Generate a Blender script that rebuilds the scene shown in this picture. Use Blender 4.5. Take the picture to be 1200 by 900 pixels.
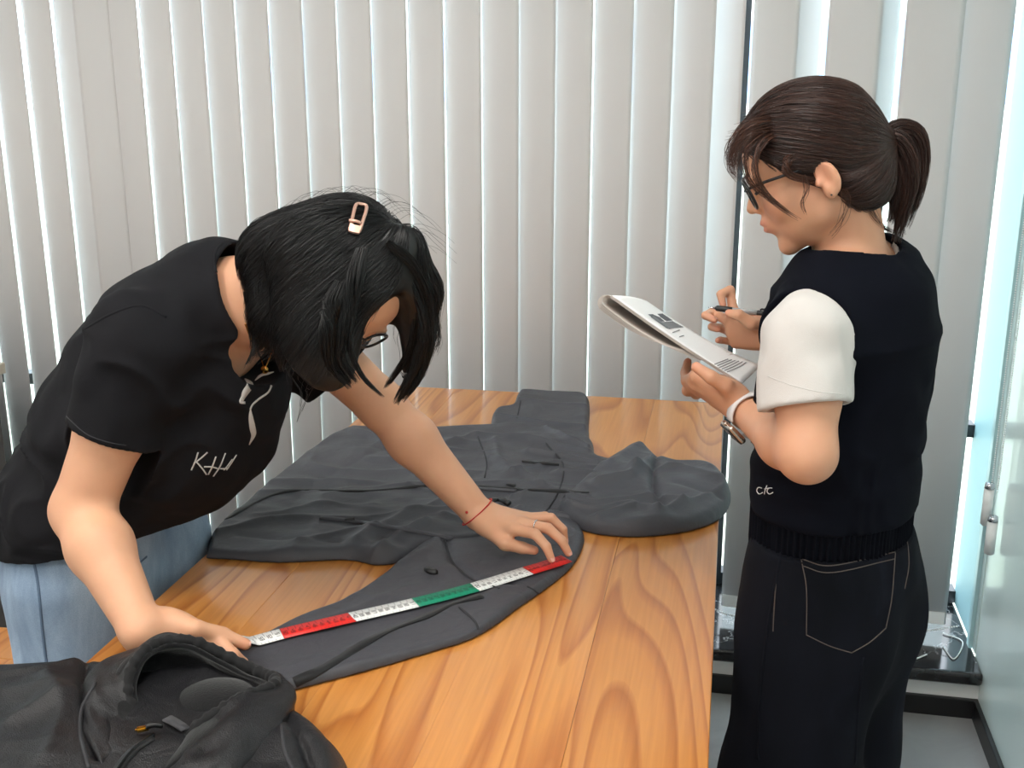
import bpy, bmesh, math, random
import numpy as np
from mathutils import Vector, Matrix
from mathutils.bvhtree import BVHTree

for o in list(bpy.data.objects): bpy.data.objects.remove(o, do_unlink=True)
random.seed(7); RNG = np.random.default_rng(7)
scene = bpy.context.scene
col = scene.collection

# ------------------------------------------------------------------ camera
F_PX = 1300.0; PITCH = math.atan(360/1300.0); YAW = math.atan(264/(F_PX/math.cos(PITCH))); CAM_H = 1.55
cam_d = bpy.data.cameras.new('camera'); cam = bpy.data.objects.new('camera', cam_d); col.objects.link(cam)
cam.location = (0, 0, CAM_H); cam.rotation_euler = (math.pi/2-PITCH, 0, YAW)
cam_d.sensor_fit = 'HORIZONTAL'; cam_d.sensor_width = 36; cam_d.lens = 36*F_PX/1200; cam_d.clip_start = 0.02
scene.camera = cam

# ------------------------------------------------------------------ world, exposure
SKY_STRENGTH = 7.0
world = bpy.data.worlds.new('sky'); scene.world = world; world.use_nodes = True
wn = world.node_tree; bgn = wn.nodes['Background']
bgn.inputs['Color'].default_value = (0.80, 0.90, 1.0, 1); bgn.inputs['Strength'].default_value = SKY_STRENGTH
vs = scene.view_settings
vs.view_transform = 'Standard'; vs.look = 'None'; vs.gamma = 1; vs.use_curve_mapping = False
vs.exposure = 0.0
PANEL_POWER = 18.5                      # radiance of the ceiling lamps' diffusers

# ------------------------------------------------------------------ maths
T = 0.79                                # table top height
cp_, sp_ = math.cos(PITCH), math.sin(PITCH); cyw, syw = math.cos(YAW), math.sin(YAW)
FWD = np.array([-syw*cp_, cyw*cp_, -sp_]); RGT = np.array([cyw, syw, 0.0]); UPV = np.cross(RGT, FWD)
EYE = np.array([0, 0, CAM_H])
def ray(u, v):
    d = FWD*F_PX + RGT*(u-600) - UPV*(v-450); return d/np.linalg.norm(d)
def at_z(u, v, z): d = ray(u, v); return EYE+d*(z-CAM_H)/d[2]
def at_y(u, v, y): d = ray(u, v); return EYE+d*y/d[1]
def nrm(v): v = np.asarray(v, float); return v/np.linalg.norm(v)
def A(*v): return np.array(v, float)

def hash2(ix, iy, seed):
    n = (ix*374761393 + iy*668265263 + seed*1442695041) & 0x7fffffff
    n = (n ^ (n >> 13))*1274126177 & 0x7fffffff
    return ((n ^ (n >> 16)) & 0xffff)/65535.0*2-1
def noise2(x, y, seed=0):
    xi = np.floor(x).astype(np.int64); yi = np.floor(y).astype(np.int64); fx = x-xi; fy = y-yi
    fx = fx*fx*fx*(fx*(fx*6-15)+10); fy = fy*fy*fy*(fy*(fy*6-15)+10)
    a = hash2(xi, yi, seed); b = hash2(xi+1, yi, seed); c = hash2(xi, yi+1, seed); d = hash2(xi+1, yi+1, seed)
    return (a*(1-fx)+b*fx)*(1-fy)+(c*(1-fx)+d*fx)*fy
def noise3(P, s, seed=0):
    x, y, z = P[:, 0]*s, P[:, 1]*s, P[:, 2]*s
    zi = np.floor(z).astype(np.int64); fz = z-zi; fz = fz*fz*(3-2*fz)
    xo = (zi*17.31); xo1 = (zi+1)*17.31
    return noise2(x+xo, y+zi*7.7, seed)*(1-fz)+noise2(x+xo1, y+(zi+1)*7.7, seed)*fz
def sstep(a, b, x): t = np.clip((x-a)/(b-a), 0, 1); return t*t*(3-2*t)
def catmull(pts, n):
    pts = np.asarray(pts, float); m = len(pts)
    ext = np.vstack([2*pts[0]-pts[1], pts, 2*pts[-1]-pts[-2]])
    t = np.linspace(0, m-1, n); i = np.minimum(t.astype(int), m-2); f = (t-i)[:, None]
    p0, p1, p2, p3 = ext[i], ext[i+1], ext[i+2], ext[i+3]
    return 0.5*((2*p1)+(-p0+p2)*f+(2*p0-5*p1+4*p2-p3)*f*f+(-p0+3*p1-3*p2+p3)*f**3)

# ------------------------------------------------------------------ object helpers
def tag(o, label=None, cat=None, group=None, kind=None):
    if label: o['label'] = label
    if cat: o['category'] = cat
    if group: o['group'] = group
    if kind: o['kind'] = kind
    return o
def empty(name, loc=(0, 0, 0)):
    o = bpy.data.objects.new(name, None); col.objects.link(o); o.location = loc; o.empty_display_size = .05; return o
def link(name, me, mat=None, parent=None, smooth=False):
    o = bpy.data.objects.new(name, me); col.objects.link(o)
    if mat is not None:
        for m in (mat if isinstance(mat, (list, tuple)) else [mat]): me.materials.append(m)
    if smooth: me.polygons.foreach_set('use_smooth', np.ones(len(me.polygons), bool))
    if parent is not None:
        o.parent = parent
        o.matrix_parent_inverse = Matrix.Translation(parent.location).inverted() if parent.parent is None else (parent.parent.matrix_basis @ parent.matrix_parent_inverse @ parent.matrix_basis).inverted() if False else Matrix.Translation(-wloc(parent))
    return o
def wloc(o):
    v = Vector(o.location)
    if o.parent is not None: v = v + wloc(o.parent) + o.matrix_parent_inverse.to_translation()
    return v
def npmesh(name, V, Fc, mat=None, parent=None, smooth=True, cols=None):
    V = np.asarray(V, np.float32); me = bpy.data.meshes.new(name)
    Fc = np.asarray(Fc, np.int32); k = Fc.shape[1]
    me.vertices.add(len(V)); me.vertices.foreach_set('co', V.ravel())
    me.loops.add(Fc.size); me.loops.foreach_set('vertex_index', Fc.ravel())
    me.polygons.add(len(Fc)); me.polygons.foreach_set('loop_start', np.arange(0, Fc.size, k, dtype=np.int32))
    me.polygons.foreach_set('loop_total', np.full(len(Fc), k, np.int32))
    me.update(calc_edges=True)
    if cols is not None:
        at = me.color_attributes.new('Col', 'FLOAT_COLOR', 'POINT')
        c = np.ones((len(V), 4), np.float32); c[:, :3] = cols; at.data.foreach_set('color', c.ravel())
    return link(name, me, mat, parent, smooth)
def box(name, lo, hi, mat, parent=None, bevel=0.0, seg=2):
    bm = bmesh.new(); bmesh.ops.create_cube(bm, size=1)
    c = [(a+b)/2 for a, b in zip(lo, hi)]; s = [abs(b-a) for a, b in zip(lo, hi)]
    for v in bm.verts: v.co = Vector((c[i]+v.co[i]*s[i] for i in range(3)))
    if bevel: bmesh.ops.bevel(bm, geom=bm.edges[:], offset=bevel, segments=seg, profile=.5, affect='EDGES')
    me = bpy.data.meshes.new(name); bm.to_mesh(me); bm.free()
    return link(name, me, mat, parent, smooth=False)
def tube_geo(path, r, n=8, cap=True):
    """vertices and quads of a tube along a polyline, r scalar or per point"""
    path = np.asarray(path, float); m = len(path); r = np.broadcast_to(np.asarray(r, float), (m,))
    tg = np.gradient(path, axis=0); tg /= np.linalg.norm(tg, axis=1)[:, None]+1e-12
    ref = A(0, 0, 1) if abs(tg[0][2]) < .9 else A(1, 0, 0)
    V = []; side = np.cross(tg[0], ref); side /= np.linalg.norm(side)
    ang = np.arange(n)*2*math.pi/n
    for i in range(m):
        side = side-tg[i]*(side@tg[i]); side /= np.linalg.norm(side)+1e-12; b = np.cross(tg[i], side)
        V.append(path[i]+r[i]*(np.cos(ang)[:, None]*side+np.sin(ang)[:, None]*b))
    V = np.vstack(V); Q = []
    for i in range(m-1):
        for j in range(n):
            Q.append((i*n+j, i*n+(j+1) % n, (i+1)*n+(j+1) % n, (i+1)*n+j))
    if cap:
        V = np.vstack([V, path[0], path[-1]]); c0 = m*n
        for j in range(n):
            Q.append((c0, (j+1) % n, j, j)); Q.append((c0+1, (m-1)*n+j, (m-1)*n+(j+1) % n, (m-1)*n+(j+1) % n))
    return V, Q
def polymesh(name, V, Fl, mat=None, parent=None, smooth=True):
    me = bpy.data.meshes.new(name)
    me.from_pydata([tuple(v) for v in V], [], [tuple(dict.fromkeys(f)) for f in Fl]); me.update()
    return link(name, me, mat, parent, smooth)
def tube(name, path, r, mat, parent=None, n=8):
    V, Q = tube_geo(path, r, n); return polymesh(name, V, Q, mat, parent)
def prism(name, poly, z0, z1, mat, parent=None, bevel=0):
    bm = bmesh.new(); vs_ = [bm.verts.new((p[0], p[1], z0)) for p in poly]; f = bm.faces.new(vs_)
    r = bmesh.ops.extrude_face_region(bm, geom=[f])
    for v in r['geom']:
        if isinstance(v, bmesh.types.BMVert): v.co.z = z1
    bmesh.ops.recalc_face_normals(bm, faces=bm.faces[:])
    if bevel: bmesh.ops.bevel(bm, geom=bm.edges[:], offset=bevel, segments=2, profile=.5, affect='EDGES')
    me = bpy.data.meshes.new(name); bm.to_mesh(me); bm.free(); return link(name, me, mat, parent)

# ------------------------------------------------------------------ materials
def lin(r, g, b):
    f = lambda c: (c/255/12.92) if c/255 <= .04045 else ((c/255+.055)/1.055)**2.4
    return (f(r), f(g), f(b), 1)
def mat(name, rgb=(128, 128, 128), rough=.5, metal=0, coat=0, sheen=0, spec=.5, sub=0, trans=0):
    m = bpy.data.materials.new(name); m.use_nodes = True; b = m.node_tree.nodes['Principled BSDF']
    b.inputs['Base Color'].default_value = lin(*rgb); b.inputs['Roughness'].default_value = rough
    b.inputs['Metallic'].default_value = metal; b.inputs['Coat Weight'].default_value = coat
    b.inputs['Sheen Weight'].default_value = sheen; b.inputs['Specular IOR Level'].default_value = spec
    b.inputs['Subsurface Weight'].default_value = sub; b.inputs['Transmission Weight'].default_value = trans
    return m
def N(m, t, **kw):
    n = m.node_tree.nodes.new(t)
    for k, v in kw.items():
        if k in n.inputs: n.inputs[k].default_value = v
        else: setattr(n, k, v)
    return n
def L(m, a, b): m.node_tree.links.new(a, b)
def bsdf(m): return m.node_tree.nodes['Principled BSDF']
def ramp(m, fac, stops):
    r = N(m, 'ShaderNodeValToRGB'); e = r.color_ramp.elements
    while len(e) < len(stops): e.new(.5)
    for k, (p, c) in enumerate(stops): e[k].position = p; e[k].color = c
    L(m, fac, r.inputs['Fac']); return r
def coords(m, scale=(1, 1, 1), kind='Object', rot=(0, 0, 0)):
    tc = N(m, 'ShaderNodeTexCoord'); mp = N(m, 'ShaderNodeMapping')
    mp.inputs['Scale'].default_value = scale; mp.inputs['Rotation'].default_value = rot
    L(m, tc.outputs[kind], mp.inputs['Vector']); return mp.outputs['Vector']
def bump(m, height, strength=.3, dist=.002):
    b = N(m, 'ShaderNodeBump'); b.inputs['Strength'].default_value = strength; b.inputs['Distance'].default_value = dist
    L(m, height, b.inputs['Height']); L(m, b.outputs['Normal'], bsdf(m).inputs['Normal']); return b
def noise_tex(m, vec, scale, detail=3, rough=.5, dist=0):
    n = N(m, 'ShaderNodeTexNoise'); n.inputs['Scale'].default_value = scale; n.inputs['Detail'].default_value = detail
    n.inputs['Roughness'].default_value = rough; n.inputs['Distortion'].default_value = dist
    L(m, vec, n.inputs['Vector']); return n.outputs['Fac']

def fabric(name, rgb, rough=.8, weave=900, bumpd=.0004, fold=0, sheen=.1, var=.06, spec=.3):
    m = mat(name, rgb, rough, sheen=sheen, spec=spec); v = coords(m)
    n1 = noise_tex(m, v, 14, 3); c = lin(*rgb)
    r = ramp(m, n1, [(.3, tuple(x*(1-var) for x in c[:3])+(1,)), (.7, tuple(min(1, x*(1+var)) for x in c[:3])+(1,))])
    L(m, r.outputs['Color'], bsdf(m).inputs['Base Color'])
    n2 = noise_tex(m, v, weave, 2)
    if fold:
        n3 = noise_tex(m, v, 26, 3, .5, .6); mx = N(m, 'ShaderNodeMath', operation='MULTIPLY_ADD')
        L(m, n3, mx.inputs[0]); mx.inputs[1].default_value = fold; L(m, n2, mx.inputs[2]); bump(m, mx.outputs[0], .5, bumpd)
    else: bump(m, n2, .4, bumpd)
    return m
def wood(name, seed=0.0):
    m = mat(name, (205, 140, 70), .33, coat=.5); bsdf(m).inputs['Coat Roughness'].default_value = .12
    oi = N(m, 'ShaderNodeObjectInfo'); tc = N(m, 'ShaderNodeTexCoord')
    geo = N(m, 'ShaderNodeNewGeometry')
    off = N(m, 'ShaderNodeVectorMath', operation='SCALE'); off.inputs['Scale'].default_value = 1.0
    cb = N(m, 'ShaderNodeCombineXYZ'); mu = N(m, 'ShaderNodeMath', operation='MULTIPLY'); mu.inputs[1].default_value = 13.7
    L(m, oi.outputs['Random'], mu.inputs[0]); L(m, mu.outputs[0], cb.inputs['X']); L(m, mu.outputs[0], cb.inputs['Y']); L(m, mu.outputs[0], cb.inputs['Z'])
    ad = N(m, 'ShaderNodeVectorMath', operation='ADD'); L(m, geo.outputs['Position'], ad.inputs[0]); L(m, cb.outputs[0], ad.inputs[1])
    mp = N(m, 'ShaderNodeMapping'); mp.inputs['Scale'].default_value = (1.0, .13, 1.0); L(m, ad.outputs[0], mp.inputs['Vector'])
    # cathedral figure: iso-lines of a stretched smooth noise field
    n0 = noise_tex(m, mp.outputs[0], 5.5, 1.2, .4, .35)
    ml = N(m, 'ShaderNodeMath', operation='MULTIPLY'); ml.inputs[1].default_value = 15; L(m, n0, ml.inputs[0])
    fr = N(m, 'ShaderNodeMath', operation='FRACT'); L(m, ml.outputs[0], fr.inputs[0])
    r1 = ramp(m, fr.outputs[0], [(0, lin(208, 146, 78)), (.55, lin(204, 139, 70)), (.88, lin(176, 108, 46)), (1.0, lin(204, 141, 74))])
    mp2 = N(m, 'ShaderNodeMapping'); mp2.inputs['Scale'].default_value = (160, 5, 160); L(m, ad.outputs[0], mp2.inputs['Vector'])
    n2 = noise_tex(m, mp2.outputs[0], 1.0, 3)
    r2 = ramp(m, n2, [(.3, (.90, .86, .80, 1)), (.7, (1.04, 1.03, 1.02, 1))])
    n3 = noise_tex(m, mp.outputs[0], 2.2, 2)
    r3 = ramp(m, n3, [(.3, (.90, .84, .76, 1)), (.7, (1.06, 1.04, 1.02, 1))])
    mx = N(m, 'ShaderNodeMix', data_type='RGBA', blend_type='MULTIPLY'); mx.inputs['Factor'].default_value = 1
    L(m, r1.outputs['Color'], mx.inputs['A']); L(m, r2.outputs['Color'], mx.inputs['B'])
    mx2 = N(m, 'ShaderNodeMix', data_type='RGBA', blend_type='MULTIPLY'); mx2.inputs['Factor'].default_value = 1
    L(m, mx.outputs['Result'], mx2.inputs['A']); L(m, r3.outputs['Color'], mx2.inputs['B'])
    # a per-board tint
    r4 = ramp(m, oi.outputs['Random'], [(0, (.96, .94, .91, 1)), (1, (1.04, 1.03, 1.02, 1))])
    mx3 = N(m, 'ShaderNodeMix', data_type='RGBA', blend_type='MULTIPLY'); mx3.inputs['Factor'].default_value = 1
    L(m, mx2.outputs['Result'], mx3.inputs['A']); L(m, r4.outputs['Color'], mx3.inputs['B'])
    L(m, mx3.outputs['Result'], bsdf(m).inputs['Base Color'])
    bump(m, n2, .08, .0006); return m

M = {}
M['wood'] = wood('honey_pine')
M['black_plastic'] = mat('black_plastic', (18, 18, 20), .4)
M['white_plastic'] = mat('white_plastic', (235, 238, 238), .35)
M['white_paint'] = mat('white_paint', (232, 233, 232), .6)
M['frame_dark'] = mat('window_frame', (40, 44, 48), .4)
M['gold'] = mat('gold', (214, 160, 80), .25, metal=1)
M['rose'] = mat('rose_metal', (222, 178, 160), .3, metal=.6)
M['chrome'] = mat('chrome', (210, 210, 215), .18, metal=1)

# ================================================================== the room
XR = .670; YW = 2.64; YB = 2.80; YG = 3.02; ZS = .135; ZC = 2.75; XL = -3.2; YF = -2.6
fl = mat('floor_tile', (128, 129, 130), .42); v = coords(fl)
n = noise_tex(fl, v, 3, 6, .6, 1.2); r = ramp(fl, n, [(.3, lin(150, 151, 152)), (.55, lin(164, 165, 166)), (.7, lin(176, 177, 177))]); L(fl, r.outputs['Color'], bsdf(fl).inputs['Base Color'])
floor = box('floor', (XL, YF, -.04), (XR+.05, YW+.05, -.004), mat('grout', (96, 97, 98), .7)); tag(floor, 'grey stone floor tiles in the room', kind='structure')
for i in range(7):
    for j in range(9):
        x0 = XR-.6*(i+1); y0 = YW-.6*(j+1)
        box('floor_tile', (max(XL, x0)+.0012, max(YF, y0)+.0012, -.02), (x0+.5988, y0+.5988, 0), fl, floor)
ce = mat('ceiling_paint', (228, 228, 226), .8)
tag(box('ceiling', (XL, YF, ZC), (XR+.05, YG, ZC+.05), ce), 'plain white ceiling', kind='structure')
wp = mat('wall_paint', (225, 224, 221), .75)
tag(box('wall_left', (XL-.05, YF, 0), (XL, YG+.1, ZC), wp), 'plain light grey wall', kind='structure')
tag(box('wall_front', (XL, YF-.05, 0), (XR, YF, ZC), wp), 'plain light grey wall behind the viewer', kind='structure')
# right wall: pale aqua back-painted glass
aq = mat('aqua_glass', (228, 245, 244), .25, coat=.3); v = coords(aq, (1, 1, .3)); n = noise_tex(aq, v, 2.5, 2)
r = ramp(aq, n, [(.3, lin(224, 243, 242)), (.7, lin(232, 248, 247))]); L(aq, r.outputs['Color'], bsdf(aq).inputs['Base Color'])
wr = box('wall_right', (XR, YF, 0), (XR+.06, YB-.085, ZC), aq); tag(wr, 'pale aqua glossy side wall', kind='structure')
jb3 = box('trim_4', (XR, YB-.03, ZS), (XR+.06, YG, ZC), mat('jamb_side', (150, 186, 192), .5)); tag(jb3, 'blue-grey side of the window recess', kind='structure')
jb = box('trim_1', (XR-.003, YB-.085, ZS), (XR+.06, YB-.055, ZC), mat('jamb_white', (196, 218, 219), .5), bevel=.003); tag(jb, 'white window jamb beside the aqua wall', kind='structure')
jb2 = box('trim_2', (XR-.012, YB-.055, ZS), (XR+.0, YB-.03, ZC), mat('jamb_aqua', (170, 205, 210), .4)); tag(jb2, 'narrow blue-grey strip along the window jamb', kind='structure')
# low wall below the windows with baseboard and marble sill
tag(box('wall_back', (XL, YW, 0), (XR, YG+.1, ZS-.03), M['white_paint']), 'low white wall under the window sill', kind='structure')
bb = mat('baseboard_black', (22, 22, 24), .35)
tag(box('baseboard_back', (XL, YW-.012, 0), (XR, YW, .052), bb, bevel=.002), 'black baseboard below the window', kind='structure')
tag(box('baseboard_right', (XR-.012, YF, 0), (XR, YW-.012, .052), bb, bevel=.002), 'black baseboard along the aqua wall', kind='structure')
mb = mat('black_marble', (30, 30, 32), .12); v = coords(mb)
n = noise_tex(mb, v, 3.2, 5, .6, 1.6)
a_ = N(mb, 'ShaderNodeMath', operation='SUBTRACT'); a_.inputs[1].default_value = .5; L(mb, n, a_.inputs[0])
b_ = N(mb, 'ShaderNodeMath', operation='ABSOLUTE'); L(mb, a_.outputs[0], b_.inputs[0])
r = ramp(mb, b_.outputs[0], [(0, lin(170, 170, 170)), (.004, lin(80, 80, 82)), (.012, lin(36, 36, 39)), (.3, lin(22, 22, 24))]); L(mb, r.outputs['Color'], bsdf(mb).inputs['Base Color'])
tag(box('trim_3', (XL, YW-.03, ZS-.035), (XR, YG+.02, ZS), mb, bevel=.010, seg=3), 'black marble window sill with white veins', kind='structure')

# windows: frame members and panes
gl = bpy.data.materials.new('window_glass'); gl.use_nodes = True; nt = gl.node_tree; nt.nodes.clear()
o_ = nt.nodes.new('ShaderNodeOutputMaterial'); mxs = nt.nodes.new('ShaderNodeMixShader'); tr = nt.nodes.new('ShaderNodeBsdfTransparent'); gs = nt.nodes.new('ShaderNodeBsdfGlossy')
gs.inputs['Roughness'].default_value = .02; mxs.inputs[0].default_value = .08; tr.inputs['Color'].default_value = (.93, .97, .97, 1)
nt.links.new(tr.outputs[0], mxs.inputs[1]); nt.links.new(gs.outputs[0], mxs.inputs[2]); nt.links.new(mxs.outputs[0], o_.inputs[0])
win = empty('window_1', (0, YG, ZS)); tag(win, 'tall window behind the vertical blind', kind='structure')
xs = [XL, -2.2, -1.2, -.45, 0.020, XR]
for x in xs[:-1]: box('window_post', (x-.007, YG-.02, ZS), (x+.007, YG+.04, ZC), M['frame_dark'], win)
for z0 in (ZS, .62, ZC-.05): box('window_rail', (XL, YG-.015, z0), (XR, YG+.035, z0+.035), M['frame_dark'], win)
for x0, x1 in zip(xs, xs[1:]):
    for z0, z1 in ((ZS+.035, .62), (.655, ZC-.05)): box('pane', (x0+.018, YG+.008, z0), (x1-.018, YG+.014, z1), gl, win)

# outdoors
gr = mat('lawn', (150, 165, 120), .9); v = coords(gr); n = noise_tex(gr, v, 3, 6); r = ramp(gr, n, [(.3, lin(165, 172, 150)), (.7, lin(205, 208, 190))]); L(gr, r.outputs['Color'], bsdf(gr).inputs['Base Color'])
tag(box('lawn', (-40, YG+.3, -.35), (40, 60, -.25), gr), 'green lawn outside the window', 'lawn', kind='stuff')
bd = empty('apartment_building', (5, 30, -.3)); tag(bd, 'pale building with blue windows seen through the blind', 'building')
box('wall', (-14, 30, -.249), (26, 38, 14), mat('facade', (226, 222, 214), .8), bd)
bw = mat('blue_window', (140, 165, 205), .3)
for i in range(16):
    for j in range(3): box('window', (-13+i*2.4, 29.93, .9+j*3.2), (-11.6+i*2.4, 30.05, 2.9+j*3.2), bw, bd)

# ceiling lamps
em = bpy.data.materials.new('lamp_diffuser'); em.use_nodes = True; nt = em.node_tree; nt.nodes.clear()
o_ = nt.nodes.new('ShaderNodeOutputMaterial'); e_ = nt.nodes.new('ShaderNodeEmission'); e_.inputs['Color'].default_value = (1.0, .955, .90, 1); e_.inputs['Strength'].default_value = PANEL_POWER
nt.links.new(e_.outputs[0], o_.inputs[0])
LAMPS = [(-1.5, -.9), (-.2, -.9), (-1.5, .75), (-.2, .75), (-2.6, .0)]
lamp_pos = ['near the left, above the viewer', 'above the viewer', 'above the bending person', 'above the table', 'at the far left of the ceiling']
for k, (x, y) in enumerate(LAMPS):
    t = empty('ceiling_light', (x, y, ZC)); tag(t, 'square white ceiling light panel '+lamp_pos[k], 'light', 'ceiling light panels')
    box('frame', (x-.31, y-.31, ZC-.012), (x+.31, y+.31, ZC+.001), M['white_plastic'], t)
    box('diffuser', (x-.29, y-.29, ZC-.016), (x+.29, y+.29, ZC-.0115), em, t)

# ------------------------------------------------------------------ vertical blind
sl = bpy.data.materials.new('blind_fabric'); sl.use_nodes = True; b = bsdf(sl)
b.inputs['Base Color'].default_value = lin(222, 218, 217); b.inputs['Roughness'].default_value = .75
v = coords(sl, (1, 1, .02)); n = noise_tex(sl, v, 700, 2); bump(sl, n, .15, .0004)
tl = N(sl, 'ShaderNodeBsdfTranslucent'); tl.inputs['Color'].default_value = lin(205, 214, 220)
ms = N(sl, 'ShaderNodeMixShader'); ms.inputs[0].default_value = .10
L(sl, b.outputs[0], ms.inputs[1]); L(sl, tl.outputs[0], ms.inputs[2]); L(sl, ms.outputs[0], sl.node_tree.nodes['Material Output'].inputs['Surface'])
blind = empty('vertical_blind', (-.6, YB, ZS)); tag(blind, 'light grey vertical blind hanging across the window', 'blind')
box('head_rail', (XL+.05, YB-.03, 2.62), (XR-.01, YB+.03, 2.67), M['white_plastic'], blind, bevel=.004)
slat_mesh = {}
def slat(xc, ang, w=.100, bow=.003, y=YB, z0=ZS+.035, z1=2.62):
    key = (round(w, 3), round(bow, 4), round(z0, 3))
    if key not in slat_mesh:
        n = 10; V = []
        for z in (z0, z1):
            for s in (-1, 1):
                for i in range(n+1):
                    u = i/n*2-1; V.append((u*w/2, -bow*(1-u*u)+s*.0004, z))
        k = n+1; Fq = []
        for i in range(n):
            Fq += [(i, i+1, 2*k+i+1, 2*k+i), (k+i+1, k+i, 3*k+i, 3*k+i+1), (i, k+i, k+i+1, i+1), (2*k+i, 2*k+i+1, 3*k+i+1, 3*k+i)]
        Fq += [(0, 2*k, 3*k, k), (n, k+n, 3*k+n, 2*k+n)]
        me = bpy.data.meshes.new('slat'); me.from_pydata(V, [], Fq); me.update(); me.materials.append(sl)
        me.polygons.foreach_set('use_smooth', np.ones(len(me.polygons), bool)); slat_mesh[key] = me
        wm = bpy.data.meshes.new('bottom_weight'); bm = bmesh.new(); bmesh.ops.create_cube(bm, size=1)
        for q in bm.verts: q.co = Vector((q.co.x*w*.94, q.co.y*.004-bow*.5, z0+.016+q.co.z*.034))
        bm.to_mesh(wm); bm.free(); wm.materials.append(M['white_plastic']); slat_mesh[key+('w',)] = wm
    o = bpy.data.objects.new('slat', slat_mesh[key]); col.objects.link(o); o.parent = blind
    o.matrix_parent_inverse = Matrix.Translation(-blind.location); o.location = (xc, y, 0); o.rotation_euler.z = ang
    w_ = bpy.data.objects.new('bottom_weight', slat_mesh[key+('w',)]); col.objects.link(w_); w_.parent = o
    return o
R_ = math.radians
# right edge forward, left edge back; x from the seams between the slats
seams = [-2.02+.089*i for i in range(5)]
lines_px = [-18, 22, 60, 88, 122, 161, 199, 236, 274, 314, 353, 393, 434, 476, 520, 564, 608, 650.5, 695.5, 745]
xs_l = [at_y(p, 0, YB)[0] for p in lines_px]
first = xs_l[0]
seams = [first-.088*k for k in range(10, 0, -1)]+xs_l
for a, b2 in zip(seams, seams[1:]):
    i = seams.index(a)
    px_ = None
    if abs(a-xs_l[3]) < 1e-6: slat((a+b2)/2+.004, R_(14), .094, y=YB-.004); continue       # the one that hangs turned the other way
    if abs(a-xs_l[2]) < 1e-6: slat((a+b2)/2+.002, R_(-10), .092, y=YB+.010); continue
    slat((a+b2)/2, R_(-10.5), .0975)
xw = lambda p: at_y(p, 0, YB)[0]
SL = [(745, 789, -12, .099, 0), (789, 841, -22, .110, .0), (838, 874, -46, .106, .012), (886, 936, -6, .105, -.008), (930, 965, 40, .105, .035), (976, 1032, -5, .120, -.008), (1024, 1058, 42, .100, .035), (1068, 1127, -4, .127, -.006), (1128, 1187, -6, .124, .004)]
for p0, p1, ang, w, dy in SL:
    slat((xw(p0)+xw(p1))/2, R_(ang), w, y=YB+dy)
# bead chain linking the slat bottoms, slumped on the sill
def bead_chain(name, path, r, gap, mt, parent):
    path = np.asarray(path); seg = np.linalg.norm(np.diff(path, axis=0), axis=1); s = np.r_[0, np.cumsum(seg)]
    k = int(s[-1]/gap); P = np.stack([np.interp(np.linspace(0, s[-1], k), s, path[:, c]) for c in range(3)], 1)
    bm = bmesh.new()
    for p in P: bmesh.ops.create_icosphere(bm, subdivisions=1, radius=r, matrix=Matrix.Translation(Vector(p)))
    me = bpy.data.meshes.new(name); bm.to_mesh(me); bm.free(); o = link(name, me, mt, parent, True); o['kind'] = 'stuff'; return o
pth = catmull([A(.40, YB-.02, ZS+.05), A(.47, YB-.035, ZS+.025), A(.55, YB-.04, ZS+.03), A(.63, YB-.03, ZS+.045)], 40)
bead_chain('bottom_chain', pth, .0028, .0062, M['white_plastic'], blind)
pth = catmull([A(-.02, YB-.03, ZS+.05), A(.06, YB-.05, ZS+.03), A(.14, YB-.04, ZS+.05)], 30)
bead_chain('bottom_chain', pth, .0028, .0062, M['white_plastic'], blind)
# loose cords on the sill
tube('cord', catmull([at_z(1105, 742, ZS+.003), at_z(1128, 752, ZS+.003), at_z(1118, 772, ZS+.003), at_z(1105, 757, ZS+.003)], 24), .0016, M['white_plastic'], blind, 6)
tube('cord', catmull([at_z(1062, 768, ZS+.003), at_z(1072, 772, ZS+.003), at_z(1086, 767, ZS+.003)], 24), .0022, M['white_plastic'], blind, 6)
# control chain with its two white weights by the jamb
ch = empty('blind_control_chain', tuple(at_y(1152, 600, YB-.10))); tag(ch, 'bead chain with two white weights hanging by the aqua wall', 'chain')
cx = XR-.022
for dx, dy, zt in ((0, -.13, .60), (.010, -.15, .60)):
    pc = [A(cx+dx, YB+dy, z) for z in np.linspace(zt, 2.6, 60)]
    bead_chain('bead_string', pc, .0021, .0055, M['white_plastic'], ch)
def capsule_weight(x, y, z0, z1):
    bm = bmesh.new(); bmesh.ops.create_cone(bm, segments=20, radius1=.012, radius2=.012, depth=z1-z0, cap_ends=True, matrix=Matrix.Translation((x, y, (z0+z1)/2)))
    bmesh.ops.bevel(bm, geom=[e for e in bm.edges if abs(e.verts[0].co.z-e.verts[1].co.z) < 1e-6], offset=.003, segments=2, affect='EDGES')
    me = bpy.data.meshes.new('weight'); bm.to_mesh(me); bm.free(); w = link('weight', me, M['white_plastic'], ch, True)
    bm = bmesh.new(); bmesh.ops.create_cone(bm, segments=20, radius1=.0122, radius2=.0105, depth=.012, cap_ends=True, matrix=Matrix.Translation((x, y, z1+.006)))
    me = bpy.data.meshes.new('cap'); bm.to_mesh(me); bm.free(); link('cap', me, M['chrome'], w, True)
capsule_weight(cx-.004, YB-.13, .505, .60); capsule_weight(cx+.004, YB-.165, .445, .53)

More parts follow.
